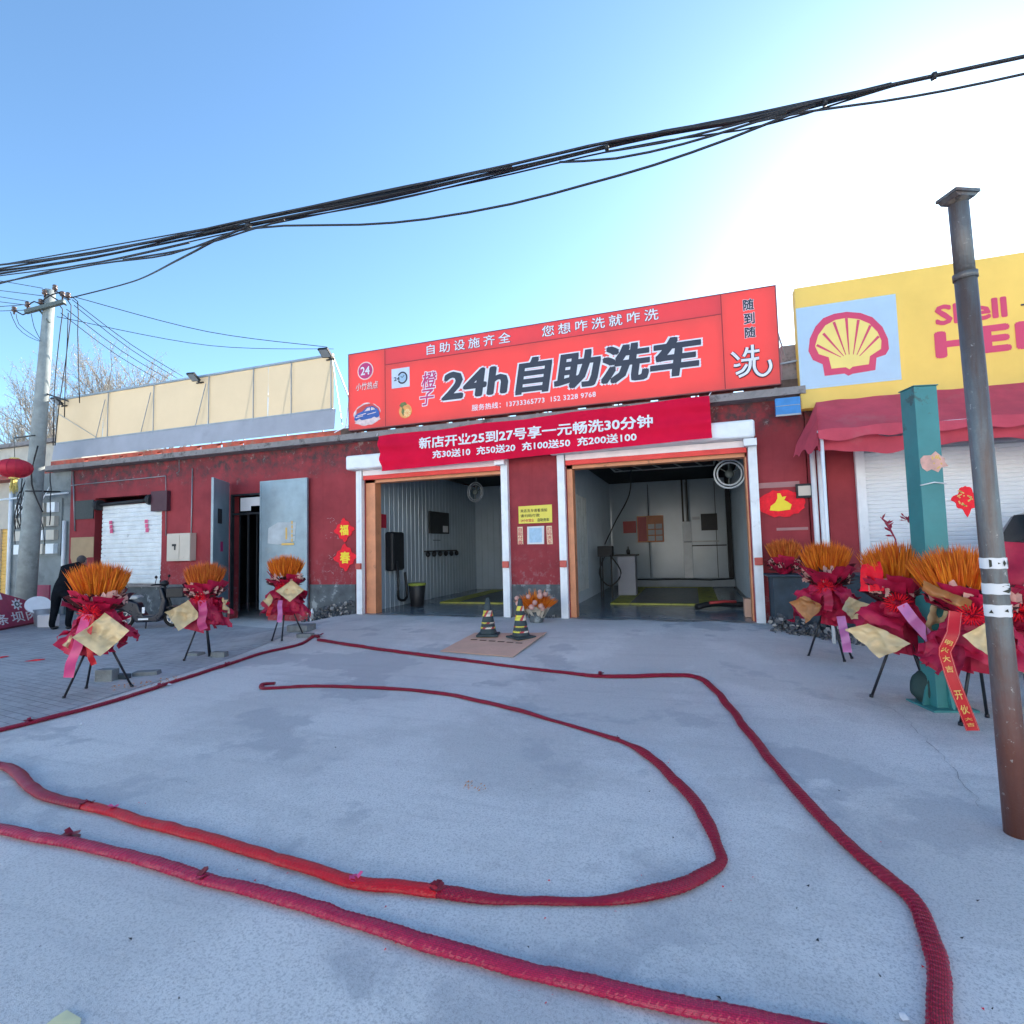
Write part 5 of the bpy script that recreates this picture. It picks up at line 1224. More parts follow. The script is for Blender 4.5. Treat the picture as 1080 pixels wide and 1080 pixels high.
def scrap(px, py, s, label, m, seed, name='paper_scrap', cat='scrap', asp=1.0, h=.03):
    g = G(px, py); rnd = random.Random(seed); b = MB(); n = 9; c_ = [(s*(.6+.4*rnd.random())*cos(2*pi*k/n), s*asp*(.6+.4*rnd.random())*sin(2*pi*k/n)) for k in range(n)]
    vs = [(0, 0, h)]+[(x, y, .008+h*.6*abs(noise.noise(Vector((x*20, y*20, seed))))) for x, y in c_]
    b.add(vs, [(0, k+1, (k+1) % n+1) for k in range(n)], True); o = b.build(name, M[m]); o.location = g; o.rotation_euler = (0, 0, seed); return tag(o, label, cat)
scrap(38, 697, .17, 'small red paper scrap on the brick paving at far left', 'bowred', 1, asp=.5)
scrap(2, 694, .15, 'red paper scrap on the brick paving at the left picture edge', 'bowred', 2, asp=.4)
scrap(66, 1082, .085, 'pale yellow crumpled leaf at the bottom left corner of the yard', 'leafy', 3, 'dry_leaf', 'leaf', .7, .02)
scrap(178, 723, .05, 'white paper tag on the diagonal roll left of the yard', 'papr', 6)
scrap(73, 886, .075, 'dark crimson torn paper beside the nearest roll at left', 'roll', 7)
scrap(86, 765, .03, 'tiny white pebble of paper in front of the diagonal roll', 'papr', 8)
scrap(954, 1076, .022, 'white paper bits beside the end of the outer roll', 'papr', 9)
g = G(497, 831); rnd = random.Random(2); b = MB()
for i in range(26):
    a_ = rnd.random()*6.3; r_ = rnd.random()*.09; s_ = rnd.uniform(.006, .016); p_ = Vector((g.x+r_*cos(a_)*1.2, g.y+r_*sin(a_), gz(g.x, g.y)+.005)); b.add([p_, p_+Vector((s_, 0, .004)), p_+Vector((s_*.6, s_, .008))], [(0,1,2)])
o = b.build('petal_litter', M['petal']); tag(o, kind='stuff')
rnd = random.Random(12); b = MB()
for i in range(46):
    px = rnd.uniform(20, 1060); py = 700+380*rnd.random()**.7; g = G(px, py); s_ = rnd.uniform(.004, .011); a_ = rnd.random()*6
    q_ = [Vector((s_*cos(a_+k*2.1)*rnd.uniform(.6, 1.6), s_*sin(a_+k*2.1), 0)) for k in range(3)]
    b.add([g+q_[0]+Vector((0,0,.005)), g+q_[1]+Vector((0,0,.006)), g+q_[2]+Vector((0,0,.012))], [(0,1,2)])
o = b.build('grit_litter', M['black']); tag(o, kind='stuff')
g0 = G(150, 717); b = MB(); rnd = random.Random(4)
for i in range(90):
    t_ = rnd.random(); p_ = G(118+75*t_, 727-11*t_+rnd.uniform(-3, 3)); s_ = rnd.uniform(.01, .03); a_ = rnd.random()*6
    b.add([p_+Vector((0,0,.008)), p_+Vector((s_*cos(a_), s_*sin(a_), .012)), p_+Vector((s_*cos(a_+1), s_*sin(a_+1), .02))], [(0,1,2)])
o = b.build('petal_litter', M['petal']); tag(o, kind='stuff')

# ================================================================== LEFT NEIGHBOUR
nb = thing('neighbour_building', 'grey and beige neighbouring shop with a yellow roller door beyond the utility pole', 'building', (-24.0, 1.2, 0))
b = MB(); b.box(-20.7, -17.81, .02, 9, -.5, 4.115); b.build('side_wall', M['greywall'], nb)
b = MB(); strip_wall(b, -36, -20.71, -.5, 4.2, [(-23.4, -21.55, -.5, 2.55), (-27.5, -23.9, -.5, 2.55), (-23.4, -21.55, 2.75, 3.9), (-27.5, -23.9, 2.75, 3.9)], 1.2, 1.5)
b.build('front_wall', M['beige'], nb)
b = MB(); b.box(-36, -18.8, .9, 9, 4.35, 5.35); b.build('parapet', M['beige'], nb)
b = MB(); b.box(-36, -18.7, .75, 9.05, 5.352, 5.48); b.box(-36, -18.75, .8, .899, 4.3, 4.42); b.build('cornice', M['slab'], nb)
b = MB(); b.box(-36, -18.8, .7, 1.19, 4.203, 4.345); b.build('awning_slab', M['brick'], nb)
for xa, xb in ((-23.4, -21.55), (-27.5, -23.9)):
    shutter(nb, xa, xb, -.2, 2.55, 1.28, M['glow'], .12, .015, 'yellow_roller_door')
    b = MB(); b.box(xa, xb, 1.30, 1.32, 2.75, 3.9)
    w_ = b.build('window', M['frost'], nb); b = MB()
    for k in range(5): x = xa+(xb-xa)*k/4; b.box(x-.03, x+.03, 1.22, 1.29, 2.75, 3.9)
    b.build('window_frame', M['whitealu'], w_)
b = MB(); b.tube([(-17.95, -.06, -.2), (-17.95, -.06, 2.6)], .05, 8); b.build('downpipe', M['whitealu'], nb)
b = MB(); b.tube([(-20.5, -.06, -.2), (-20.5, -.06, 3.9)], .05, 8); b.build('downpipe', M['whitealu'], nb)
# bank of electric meters with its tangle of cable
mb_ = thing('meter_bank', 'bank of small white electric meters and tangled cables on the grey wall behind the pole', 'meter bank', (-19.2, 0, 1.6))
b = MB(); b.box(-20.2, -18.15, -.03, .018, 1.55, 3.3); b.build('backing_board', M['greywall'], mb_)
for r_ in range(4):
    for k in range(4):
        b = MB(); x = -20.12+k*.50; z = 1.62+r_*.42; b.box(x, x+.36, -.15, -.031, z, z+.30); o = b.build('meter', M['boxcream'] if (r_+k) % 3 else M['whitealu'], mb_)
rnd = random.Random(19)
def tangle(n, seed, r0, r1):
    rnd = random.Random(seed); b = MB()
    for i in range(n):
        xa = rnd.uniform(-19.9, -18.3); xb = rnd.uniform(-20.0, -18.2); za = rnd.uniform(3.5, 4.5); zb = rnd.uniform(1.75, 3.0); pts = []; bow = rnd.uniform(-.25, .25)
        for k in range(7): t_ = k/6; pts.append(Vector((xa+(xb-xa)*sm(0, 1, t_)+bow*sin(pi*t_), -.22-.10*sin(pi*t_)-rnd.uniform(0, .04), za+(zb-za)*t_)))
        b.tube(spline(pts, .12), rnd.uniform(r0, r1), 6)
    return b
tangle(15, 19, .008, .020).build('cable_tangle', M['cord'], mb_)
b = tangle(4, 29, .012, .016)
b.tube([(-20.6, -.3, 3.35), (-17.6, -.2, 3.42)], .03, 6)
b.build('pale_conduit', M['whitealu'], mb_)

# ================================================================== UTILITY POLE AND CABLES
dpl = 14.8
pbse = DP(25, 650, dpl); pbse.z = gz(pbse.x, pbse.y); ptp = DP(53, 306, dpl)
up_ = thing('utility_pole', 'tall concrete utility pole with an iron crossarm and lamps bracket at the left', 'utility pole', pbse)
b = MB(); b.tube([pbse+(ptp-pbse)*t_ for t_ in (-.02, .25, .5, .75, 1)], [.245, .22, .185, .15, .12], 20); b.build('pole_shaft', M['polecon'], up_)
ca, cb2 = DP(27, 329, dpl-.2), DP(68, 318, dpl-.2)
b = MB(); b.bar(ca, cb2, .10, .10); b.bar(DP(40, 325, dpl-.1), DP(52, 340, dpl-.1), .04); b.build('crossarm', M['iron'], up_)
for px, py in ((15,327),(29,322),(43,319),(47,309),(58,304),(66,311),(72,312)):
    p_ = DP(px, py, dpl-.15); b = MB(); b.lathe([(.02,-.12),(.02,-.05),(.06,-.04),(.065,.0),(.035,.02),(.06,.04),(.055,.08),(.02,.10)], p_, 10); b.build('insulator', M['porcelain'], up_)
b = MB()
for q_ in (((58,306),(66,312),(74,316)), ((50,310),(60,316),(70,322)), ((44,318),(52,312),(64,308)), ((30,322),(36,318),(44,322)), ((16,327),(24,332),(31,328))):
    b.tube(spline([DP(x, y, dpl-.2) for x, y in q_], .1), .018, 5)
b.bar(DP(45, 414, dpl), DP(72, 423, dpl), .04); b.tube(spline([DP(40, 470, dpl-.25), DP(33, 500, dpl-.25), DP(36, 520, dpl-.25), DP(45, 540, dpl-.3)], .2), .02, 5)
b.tube([DP(29, 518, dpl-.2), DP(75, 519, 17)], .03, 6); b.tube([DP(27, 518, dpl-.26), DP(44, 518, dpl-.26)], .02, 6)
b.build('jumper_wires', M['cord'], up_)
def wire(pts, r, label, grp=None, name='overhead_cable'):
    b = MB(); b.tube(spline(pts, .5), r, 6); o = b.build(name, M['cord']); tag(o, label, 'cable', grp); return o
# heavy bundle crossing the whole view
YBn = -5.2
bund = thing('cable_bundle', 'thick bundle of black overhead cables sweeping across the whole sky', 'cable bundle', FY(540, 178, YBn))
main_px = [(-40,291),(0,284),(100,268),(250,240),(400,210),(540,178),(620,160),(700,142),(780,128),(850,113),(950,88),(1080,60),(1130,48)]
rnd = random.Random(31)
def yoff(px, seed, amp): return amp*noise.noise(Vector((px*.006, seed, 0)))
for k in range(9):
    pts = []
    for px, py in main_px:
        spread = 7.0*(1-sm(820, 960, px))+.8
        pts.append(FY(px, py+spread*(.95*noise.noise(Vector((px*.0045, k*3.1, 0)))+(k-4)*.15), YBn+.02*k))
    b = MB(); b.tube(spline(pts, .4), .009 if k % 3 else .015, 6); b.build('strand', M['cord'], bund)
for k, ppx in enumerate(([(130,274),(200,262),(262,243),(300,232)], [(0,298),(100,279),(180,268),(250,243)], [(590,171),(650,167),(720,152),(780,134),(830,118)], [(640,160),(700,150),(770,133),(860,108),(940,88)], [(215,246),(300,224),(430,196),(540,176)])):
    b = MB(); b.tube(spline([FY(x, y, YBn) for x, y in ppx], .4), .012, 6); b.build('strand', M['cord'], bund)
b = MB()
for px in (262, 640, 870, 985):
    py = None
    for (xa, ya_), (xb, yb2) in zip(main_px, main_px[1:]):
        if xa <= px <= xb: py = ya_+(yb2-ya_)*(px-xa)/(xb-xa)
    b = MB(); b.tube([FY(px-2, py+.6, YBn), FY(px+2, py-.6, YBn)], .035, 8); b.build('cable_tie', M['cord'], bund)
wire([FY(x, y, YBn) for x, y in ((250,243),(300,238),(380,237),(450,231),(540,215),(620,194),(690,174),(770,146),(860,110))], .013, 'single cable sagging well below the thick bundle above the red sign')
wire([FY(x, y, YBn) for x, y in ((790,130),(850,118),(930,107),(1000,95),(1080,78),(1130,66))], .011, 'single thin cable just below the thick bundle at upper right')
tail = DP(75, 314, dpl-.2)
wire([FY(262, 239, YBn), FY(230, 252, YBn-.0), FY(190, 273, YBn+.6), DP(140, 297, dpl-1.5), tail], .016, 'cable dropping from the thick bundle down to the utility pole top')
wire([FY(-40, 308, YBn), FY(0, 299, YBn), FY(60, 284, YBn), FY(130, 272, YBn), FY(200, 256, YBn)], .012, 'cable joining the thick bundle from the lower left corner of the sky')
ORD6 = ('uppermost', 'second', 'third', 'fourth', 'fifth', 'lowest')
for q_i, (y0_, y1_) in enumerate(((291, 304), (302, 312), (308, 318), (314, 322), (322, 321), (326, 327))):
    wire([DP(-60, y0_-2, dpl+2), DP(-20, y0_+2, dpl+1), DP(30 if y1_ > 312 else 45, y1_, dpl-.15)], .009, ORD6[q_i]+' of the thin cables running left out of view from the pole top', 'thin cables running left from the pole')
for q_i, ((x0_, y0_), (x1_, y1_)) in enumerate((((76,316),(193,397)), ((78,322),(187,399)), ((70,326),(178,400)), ((64,330),(170,402)))):
    e_ = FY(x1_, y1_, 1.6); s_ = DP(x0_, y0_, dpl-.15); m_ = (s_+e_)/2-Vector((0, 0, .12)); wire([s_, m_, e_], .010, ('uppermost', 'second', 'third', 'lowest')[q_i]+' of four cables slanting from the pole down behind the cream billboard', 'service cables slanting behind the billboard')
s_ = DP(78, 313, dpl-.15); e_ = FY(345, 366, 2.5); wire([s_, (s_+e_)/2-Vector((0,0,.25)), e_], .010, 'upper long cable from pole top to the right end of the billboard')
s_ = DP(60, 334, dpl-.15); e_ = FY(352, 368, 4); wire([s_, (s_+e_)/2-Vector((0,0,.35)), e_], .009, 'lower long cable from the pole to the right end of the billboard')
for q_i, pp_ in enumerate(([(60,321),(66,326),(64,345),(59,390),(57,425),(56,470)], [(67,314),(75,322),(73,350),(68,390),(62,430),(58,470)], [(70,312),(82,318),(82,350),(83,390),(84,425)], [(72,330),(71,360),(69,400),(68,440)])):
    wire([DP(x, y, dpl+.6) for x, y in pp_], .014, ('leftmost cable', 'bent cable second from left', 'rightmost cable', 'short straight middle cable')[q_i]+' of those dropping from pole top to the meters', 'cables dropping to the meter wall')
for q_i, pp_ in enumerate(([(11,329),(18,345),(30,355),(42,360)], [(17,331),(20,342),(32,352),(42,359)], [(33,331),(36,345),(42,357)])):
    wire([DP(x, y, dpl-.2) for x, y in pp_], .008, ('outermost', 'middle', 'innermost')[q_i]+' slack cable looping from the crossarm back to the pole', 'slack jumper cables under the crossarm')

# ================================================================== LANTERN
lc = DP(15, 494, 13.5)
ln = thing('lantern', 'round red paper lantern with a yellow tassel hanging beside the utility pole', 'lantern', lc)
b = MB(); n = 28; prof = []
for i in range(13):
    t_ = -pi/2+pi*i/12; prof.append((max(.10, .37*cos(t_)), .24*sin(t_)))
b.lathe(prof, lc, n)
o = b.build('lantern_body', M['lantern'], ln)
for k in range(14):
    pass
b = MB()
for k in range(14):
    a_ = 2*pi*k/14; b.tube([lc+Vector((max(.10, .375*cos(t_))*cos(a_), max(.10, .375*cos(t_))*sin(a_), .243*sin(t_))) for t_ in [-pi/2+pi*i/10 for i in range(11)]], .006, 4)
b.build('lantern_ribs', M['textred'], o)
b = MB(); b.lathe([(.09, -.27), (.11, -.235)], lc, 16); b.lathe([(.11, .235), (.09, .27)], lc, 16); b.build('lantern_rims', M['tassel'], ln)
b = MB(); rnd = random.Random(2)
for k in range(60):
    a_ = rnd.random()*6.3; r_ = rnd.uniform(.02, .09); p_ = lc+Vector((r_*cos(a_)*.7, r_*sin(a_)*.7, -.27)); b.tube([p_, p_+Vector((r_*cos(a_)*.6, r_*sin(a_)*.4, -rnd.uniform(.22, .38)))], .006, 3)
b.build('tassel', M['tassel'], ln)
hk = DP(15, 462, 13.5)
b = MB(); b.tube([lc+Vector((0,0,.29)), hk], .008, 4); b.bar(hk, DP(38, 459, dpl-.1), .03); b.build('hanging_arm', M['iron'], ln)

# ================================================================== CRIMSON HOARDING
h0, h1 = G(-75, 680), G(46, 656)
hb = thing('hoarding', 'leaning crimson advertising board with white characters on the paving at far left', 'board', h0.lerp(h1, .5), 0)
hd_ = (h1-h0); hd_.z = 0; hl = hd_.length; hu = hd_.normalized(); hn = Vector((-hu.y, hu.x, 0))
if hn.dot(CAM-h0) > 0: hn = -hn
def HB(x, y, z): return tuple(h0+hu*x+hn*(z*.30-y)+Vector((0, 0, z)))
b = MB(); b.prism([(0, .02), (hl, .02), (hl, .48), (hl-1.3, .92), (0, .92)], 0, .03, lambda x, y, z: HB(x, y, z)); b.build('board_face', M['maroonboard'], hb)
b = MB(); b.prism([(0, .90), (hl-1.25, .90), (hl-1.2, .98), (0, .98)], -.02, .05, lambda x, y, z: HB(x, y, z)); b.prism([(0, -.0), (hl, -.0), (hl, .05), (0, .05)], .031, .04, lambda x, y, z: HB(x, y, z)); b.build('board_rim', M['darkcrim'], hb)
for ch, x0_, x1_ in (('条', -1.62, -1.22), ('坝', -1.12, -.68), ('肉', -.60, -.18)):
    text('board_character', ch, hb, M['textwhite'], (hl+x0_, hl+x1_, .12, .38), .036, .012, fn=lambda x, y, z: HB(x, y, z))
fx = hl-.80
b = MB(); pl = [(fx+(.115+.035*cos(8*2*pi*k/64))*cos(2*pi*k/64)*1.25, .56+(.115+.035*cos(8*2*pi*k/64))*sin(2*pi*k/64)) for k in range(64)]
b.prism(pl, .031, .036, lambda x, y, z: HB(x, y, z)); o = b.build('gear_emblem', M['textwhite'], hb)
b = MB(); b.prism([(fx+.07*cos(2*pi*k/20)*1.2, .56+.07*sin(2*pi*k/20)) for k in range(20)], .037, .040, lambda x, y, z: HB(x, y, z)); o2 = b.build('emblem_center', M['plinth'], o)
b = MB(); b.prism([(fx+.035*cos(2*pi*k/20)*1.2, .56+.035*sin(2*pi*k/20)) for k in range(20)], .041, .044, lambda x, y, z: HB(x, y, z)); b.build('emblem_dot', M['textwhite'], o)
b = MB()
for k, x in enumerate((hl-1.3, hl-1.75, hl-2.2)): b.prism([(x, .72), (x+.08+.14*(k > 0), .72), (x+.08+.14*(k > 0), .86), (x, .86)], .031, .035, lambda x, y, z: HB(x, y, z))
b.build('white_print', M['textwhite'], hb)
h2 = thing('hoarding', 'low crimson panel standing behind the pole foot next to the person in black', 'board', DP(42, 640, 15.6))
a = DP(33, 617, 15.6); c = DP(52, 640, 15.6)
b = MB(); b.box(a.x-.1, c.x+.35, a.y-.02, a.y+.02, -.22, a.z); b.build('board_face', M['maroonboard'], h2)
b = MB(); b.box(a.x+.15, a.x+.2, a.y-.027, a.y-.021, .25, a.z-.12); b.box(a.x+.4, a.x+.5, a.y-.027, a.y-.021, .28, .36); b.build('white_print', M['textwhite'], h2)
# bin / bucket thing near the person
g = G(45, 660); g.z = gz(g.x, g.y)
bk = thing('bucket', 'grey bucket with a tilted round lid between the board and the person', 'bucket', g)
b = MB(); b.lathe([(.15, 0), (.16, .02), (.21, .42), (.20, .425)], g, 18); b.build('bucket_body', M['greysteel'], bk)
b = MB(); Mx = Matrix.Translation(g+Vector((-.12, -.05, .52))) @ Matrix.Rotation(radians(48), 4, 'Y') @ Matrix.Rotation(radians(18), 4, 'X')
b.add([Mx @ Vector((.26*cos(2*pi*k/24), .26*sin(2*pi*k/24), z)) for z in (0, .03) for k in range(24)], [tuple(range(24)), tuple(reversed(range(24, 48)))]+[(k, (k+1) % 24, (k+1) % 24+24, k+24) for k in range(24)]); b.build('lid', M['whitealu'], bk)
g = G(51, 661); b = MB(); b.box(-.17, .17, -.13, .13, 0, .30); b.v = [(x*(1+.05*(z > .1)), y, z) for x, y, z in b.v]; o = b.build('foam_box', M['papr']); o.location = g; o.rotation_euler = (0, 0, .3); bevel(o, .015); tag(o, 'small white box on the paving at the feet of the person', 'box')

# ================================================================== PERSON IN BLACK, bending forward
g = G(64, 664)
def skin_body(name, joints, edges, mt, parent=None, loc=None, rz=0, sub=2, root=0):
    me = bpy.data.meshes.new(name); me.from_pydata([j[:3] for j in joints], edges, []); o = bpy.data.objects.new(name, me); COL.objects.link(o)
    if parent: o.parent = parent
    if loc: o.location = loc
    o.rotation_euler = (0, 0, rz)
    sk = o.modifiers.new('skin', 'SKIN'); sl = me.skin_vertices[0].data
    for i, j in enumerate(joints): sl[i].radius = (j[3], j[4] if len(j) > 4 else j[3])
    sl[root].use_root = True; sk.use_smooth_shade = True
    m_ = o.modifiers.new('sub', 'SUBSURF'); m_.levels = sub; m_.render_levels = sub; me.materials.append(mt); return o
# local frame: the person faces +Y (away from the yard), leaning down
pj = [(x_[0]*1.12, x_[1]*1.0, x_[2]*1.13, *[r_*1.18 for r_ in x_[3:]]) for x_ in [(0,0,.86,.15,.13), (0,.10,1.02,.155,.125), (0,.24,1.18,.17,.13), (0,.38,1.30,.15,.11), (0,.47,1.35,.062), (0,.53,1.38,.055),
      (.10,.0,.78,.105), (.13,.10,.46,.075), (.14,.0,.10,.055), (.15,.06,.04,.045,.04),
      (-.10,.0,.78,.105), (-.14,.02,.46,.075), (-.15,-.06,.10,.055), (-.16,.02,.04,.045,.04),
      (.20,.36,1.28,.078), (.25,.38,1.00,.058), (.20,.50,.76,.042),
      (-.20,.36,1.28,.078), (-.27,.36,1.00,.058), (-.23,.46,.74,.042)]]
pe = [(0,1),(1,2),(2,3),(3,4),(4,5),(0,6),(6,7),(7,8),(8,9),(0,10),(10,11),(11,12),(12,13),(3,14),(14,15),(15,16),(3,17),(17,18),(18,19)]
pr = skin_body('person', pj, pe, M['blackcloth'], None, g, radians(22))
tag(pr, 'person in dark clothes seen from behind, bending forward over the paving', 'person')
b = MB(); hc = Vector((0, .62, 1.62)); b.ball(hc, .105, 16, 12, .86, 1.0, 1.12); b.ball(hc+Vector((0, .10, -.02)), .022, 8, 6); 
for s_ in (-1, 1): b.ball(hc+Vector((s_*.092, .0, -.01)), .03, 8, 6, .4, .8, 1.1)
b.build('head', M['skin'], pr, False)
b = MB(); b.ball(hc+Vector((0, -.018, .022)), .110, 16, 12, .88, .98, 1.08); b.build('short_hair', M['hair'], pr, False)
for s_, hp in ((1, Vector((.224, .50, .86))), (-1, Vector((-.258, .46, .836)))):
    b = MB(); b.ball(hp+Vector((0, .02, -.05)), .040, 10, 8, .55, .95, 1.25)
    for k in range(4):
        q_ = hp+Vector((0, -.012+.020*k, -.09)); L_ = (.065, .078, .072, .055)[k]; b.tube([q_, q_+Vector((-s_*.008, .008, -L_*.5)), q_+Vector((-s_*.022, .012, -L_))], [.010, .009, .007], 6)
    q_ = hp+Vector((-s_*.01, .045, -.04)); b.tube([q_, q_+Vector((-s_*.02, .03, -.03)), q_+Vector((-s_*.03, .035, -.055))], [.011, .010, .008], 6)
    b.build('hand', M['skin'], pr, False)
for x, y in ((.15, .07), (-.16, .03)):
    b = MB(); b.ball((x, y, .045), .05, 12, 8, .95, 2.3, .85); b.build('shoe', M['shoe'], pr, False)

# ================================================================== E-SCOOTER
gw = G(183, 661); gb = G(131, 663)
sc = thing('scooter', 'dark electric scooter with a pale saddle parked side on before the old shutter', 'scooter', gb)
ax_ = (gw-gb); Ls = ax_.length; ang_ = math.atan2(ax_.y, ax_.x); sc.rotation_euler = (0, 0, ang_)
fwx = Ls
def wheel(x, r=.235):
    b = MB(); n = 30
    ring_ = [(x+(r-.04)*cos(2*pi*k/n), 0, r+(r-.04)*sin(2*pi*k/n)) for k in range(n+1)]; b.tube(ring_, .042, 8, caps=False, ref=(0,1,0)); w_ = b.build('wheel', M['tyre'], sc, False)
    b = MB(); ring_ = [(x+(r-.085)*cos(2*pi*k/n), 0, r+(r-.085)*sin(2*pi*k/n)) for k in range(n+1)]; b.tube(ring_, .014, 6, caps=False, ref=(0,1,0)); b.tube([(x, -.05, r), (x, .05, r)], .05, 12)
    for k in range(6): b.bar((x, 0, r), (x+(r-.09)*cos(2*pi*k/6), 0, r+(r-.09)*sin(2*pi*k/6)), .022, .03, (0,1,0))
    b.build('rim', M['rim'], w_, False)
wheel(0); wheel(fwx)
body = [(-.28,.50),(-.22,.66),(.10,.68),(.34,.60),(.40,.42),(.48,.30),(fwx-.42,.28),(fwx-.30,.36),(fwx-.24,.60),(fwx-.30,.92),(fwx-.23,.95),(fwx-.12,.62),(fwx-.17,.30),(fwx-.30,.14),(.30,.14),(.22,.30),(.0,.46),(-.20,.44)]
b = MB(); b.prism(body, -.13, .13); o = b.build('scooter_body', M['scooterbody'], sc, False); bevel(o, .035, 3)
b = MB(); b.prism([(-.26,.70),(-.20,.76),(.30,.77),(.38,.73),(.34,.69),(-.2,.68)], -.13, .13); bevel(b.build('saddle', M['seatw'], sc, False), .03, 3)
b = MB(); b.tube([(fwx, 0, .235), (fwx-.10, 0, .62), (fwx-.22, 0, .98)], .03, 8)
for s_ in (-1, 1): b.tube([(fwx, s_*.07, .235), (fwx-.06, s_*.07, .50)], .02, 8)
b.tube([(fwx-.22, 0, .98), (fwx-.26, .12, 1.02), (fwx-.34, .34, 1.02)], .018, 8); b.tube([(fwx-.22, 0, .98), (fwx-.26, -.12, 1.02), (fwx-.34, -.34, 1.02)], .018, 8)
b.build('front_fork', M['black'], sc, False)
b = MB(); b.ball((fwx-.22, 0, 1.04), .09, 12, 8, 1, 1.2, .8); b.build('headlamp_housing', M['black'], sc, False)
for s_ in (-1, 1):
    b = MB(); b.tube([(fwx-.30, s_*.26, 1.02), (fwx-.26, s_*.28, 1.16)], .008, 6); b.ball((fwx-.26, s_*.29, 1.20), .055, 10, 6, .4, 1, .7); b.build('mirror', M['black'], sc, False)
b = MB()
n = 12; arc = [(fwx+.27*cos(pi*(.12+.75*k/n)), .235+.27*sin(pi*(.12+.75*k/n))) for k in range(n+1)]; arc2 = [(fwx+.25*cos(pi*(.12+.75*k/n)), .235+.25*sin(pi*(.12+.75*k/n))) for k in range(n+1)]
b.prism(arc+list(reversed(arc2)), -.07, .07); b.build('front_mudguard', M['scooterbody'], sc, False)
b = MB(); x0b, x1b = fwx-.10, fwx+.28; b.box(x0b, x1b, -.17, .17, .70, .94); o = b.build('front_basket', M['black'], sc, False); bevel(o, .02)
b = MB(); b.tube([(.55, -.13, .16), (.58, -.2, .0)], .014, 6); b.build('stand', M['black'], sc, False)
b = MB(); b.box(.46, .52, -.145, -.132, .36, .50); b.build('body_sticker', M['whitealu'], sc, False); b = MB(); b.box(fwx-.72, fwx-.50, -.139, -.132, .20, .24); b.build('body_sticker', M['whitealu'], sc, False)
b = MB(); b.tube([(-.18, -.1, .62), (-.34, -.1, .74), (-.38, .1, .74), (-.18, .1, .62)], .015, 6); b.build('grab_rail', M['rim'], sc, False)

# ================================================================== PARKED VAN (right edge)
vg = DP(1142, 745, 5.7); vg.z = gz(vg.x, vg.y)
vr = DP(1052, 745, 6.3)-CAM; vdir = Vector((1.0, .22, 0)).normalized(); va = math.atan2(vdir.y, vdir.x)
vn = thing('parked_van', 'silver grey minivan parked at the right edge behind the flower stands', 'van', (vg.x, vg.y, vg.z), va); vn.scale = (1.1, 1.1, 1.1)
side = [(.0,.42),(-.02,.80),(.06,1.02),(.34,1.12),(.52,1.52),(.72,1.80),(1.1,1.92),(3.9,1.92),(4.2,1.80),(4.4,1.1),(4.45,.42)]
def arch(cx): return [(cx+.36*cos(pi*k/10), .32+.36*sin(pi*k/10)) for k in range(11)]
outl = side+[(4.3,.28)]+[(x, z) for x, z in arch(3.6)]+[(2.8,.26),(1.6,.26)]+[(x, z) for x, z in arch(.85)]+[(.2,.28)]
b = MB(); b.prism(outl, .0, 1.65); o = b.build('van_body', M['carpaint'], vn, False); bevel(o, .05, 3)
wins = [[(.44,1.13),(.62,1.50),(.84,1.74),(1.28,1.76),(1.30,1.13)], [(1.40,1.13),(1.40,1.76),(2.5,1.76),(2.5,1.13)], [(2.62,1.13),(2.62,1.76),(3.85,1.76),(4.15,1.13)]]
for w_ in wins:
    b = MB(); b.prism(w_, -.008, .02); o2 = b.build('side_window', M['glass'], vn, False)
b = MB(); b.add([(.30,.10,1.145),(.30,1.55,1.145),(.68,1.5,1.80),(.68,.15,1.80)], [(0,1,2,3)]); o2 = b.build('windscreen', M['glass'], vn, False); o2.location = (-.012, 0, .01)
for cx in (.85, 3.6):
    b = MB(); n = 28; b.add([(cx+.31*cos(2*pi*k/n), y, .31+.31*sin(2*pi*k/n)) for y in (-.01, .2) for k in range(n)], [tuple(range(n)), tuple(reversed(range(n, 2*n)))]+[(k, (k+1) % n, (k+1) % n+n, k+n) for k in range(n)]); w_ = b.build('wheel', M['tyre'], vn, False)
    b = MB(); b.add([(cx+.19*cos(2*pi*k/n), y, .31+.19*sin(2*pi*k/n)) for y in (-.02, .0) for k in range(n)], [tuple(range(n)), tuple(reversed(range(n, 2*n)))]+[(k, (k+1) % n, (k+1) % n+n, k+n) for k in range(n)]); b.build('rim', M['rim'], w_, False)
b = MB(); b.prism([(-.03,.78),(.02,.95),(.28,.98),(.20,.80)], -.01, .12); b.build('headlight', M['frost'], vn, False)
b = MB(); b.box(-.06, .3, .02, 1.63, .34, .58); bevel(b.build('bumper', M['black'], vn, False), .03)
b = MB(); b.ball((.62, -.12, 1.16), .11, 10, 8, .5, .9, .8); b.build('wing_mirror', M['carpaint'], vn, False)

# ================================================================== THINGS INSIDE THE BAYS
def inbox(name, label, cat, x0, x1, y0, y1, z0, z1, m, bev=.01, grp=None):
    b = MB(); cx, cy = (x0+x1)/2, (y0+y1)/2; b.box(x0-cx, x1-cx, y0-cy, y1-cy, 0, z1-z0); o = b.build(name, M[m]); o.location = (cx, cy, z0); bevel(o, bev); return tag(o, label, cat, grp)
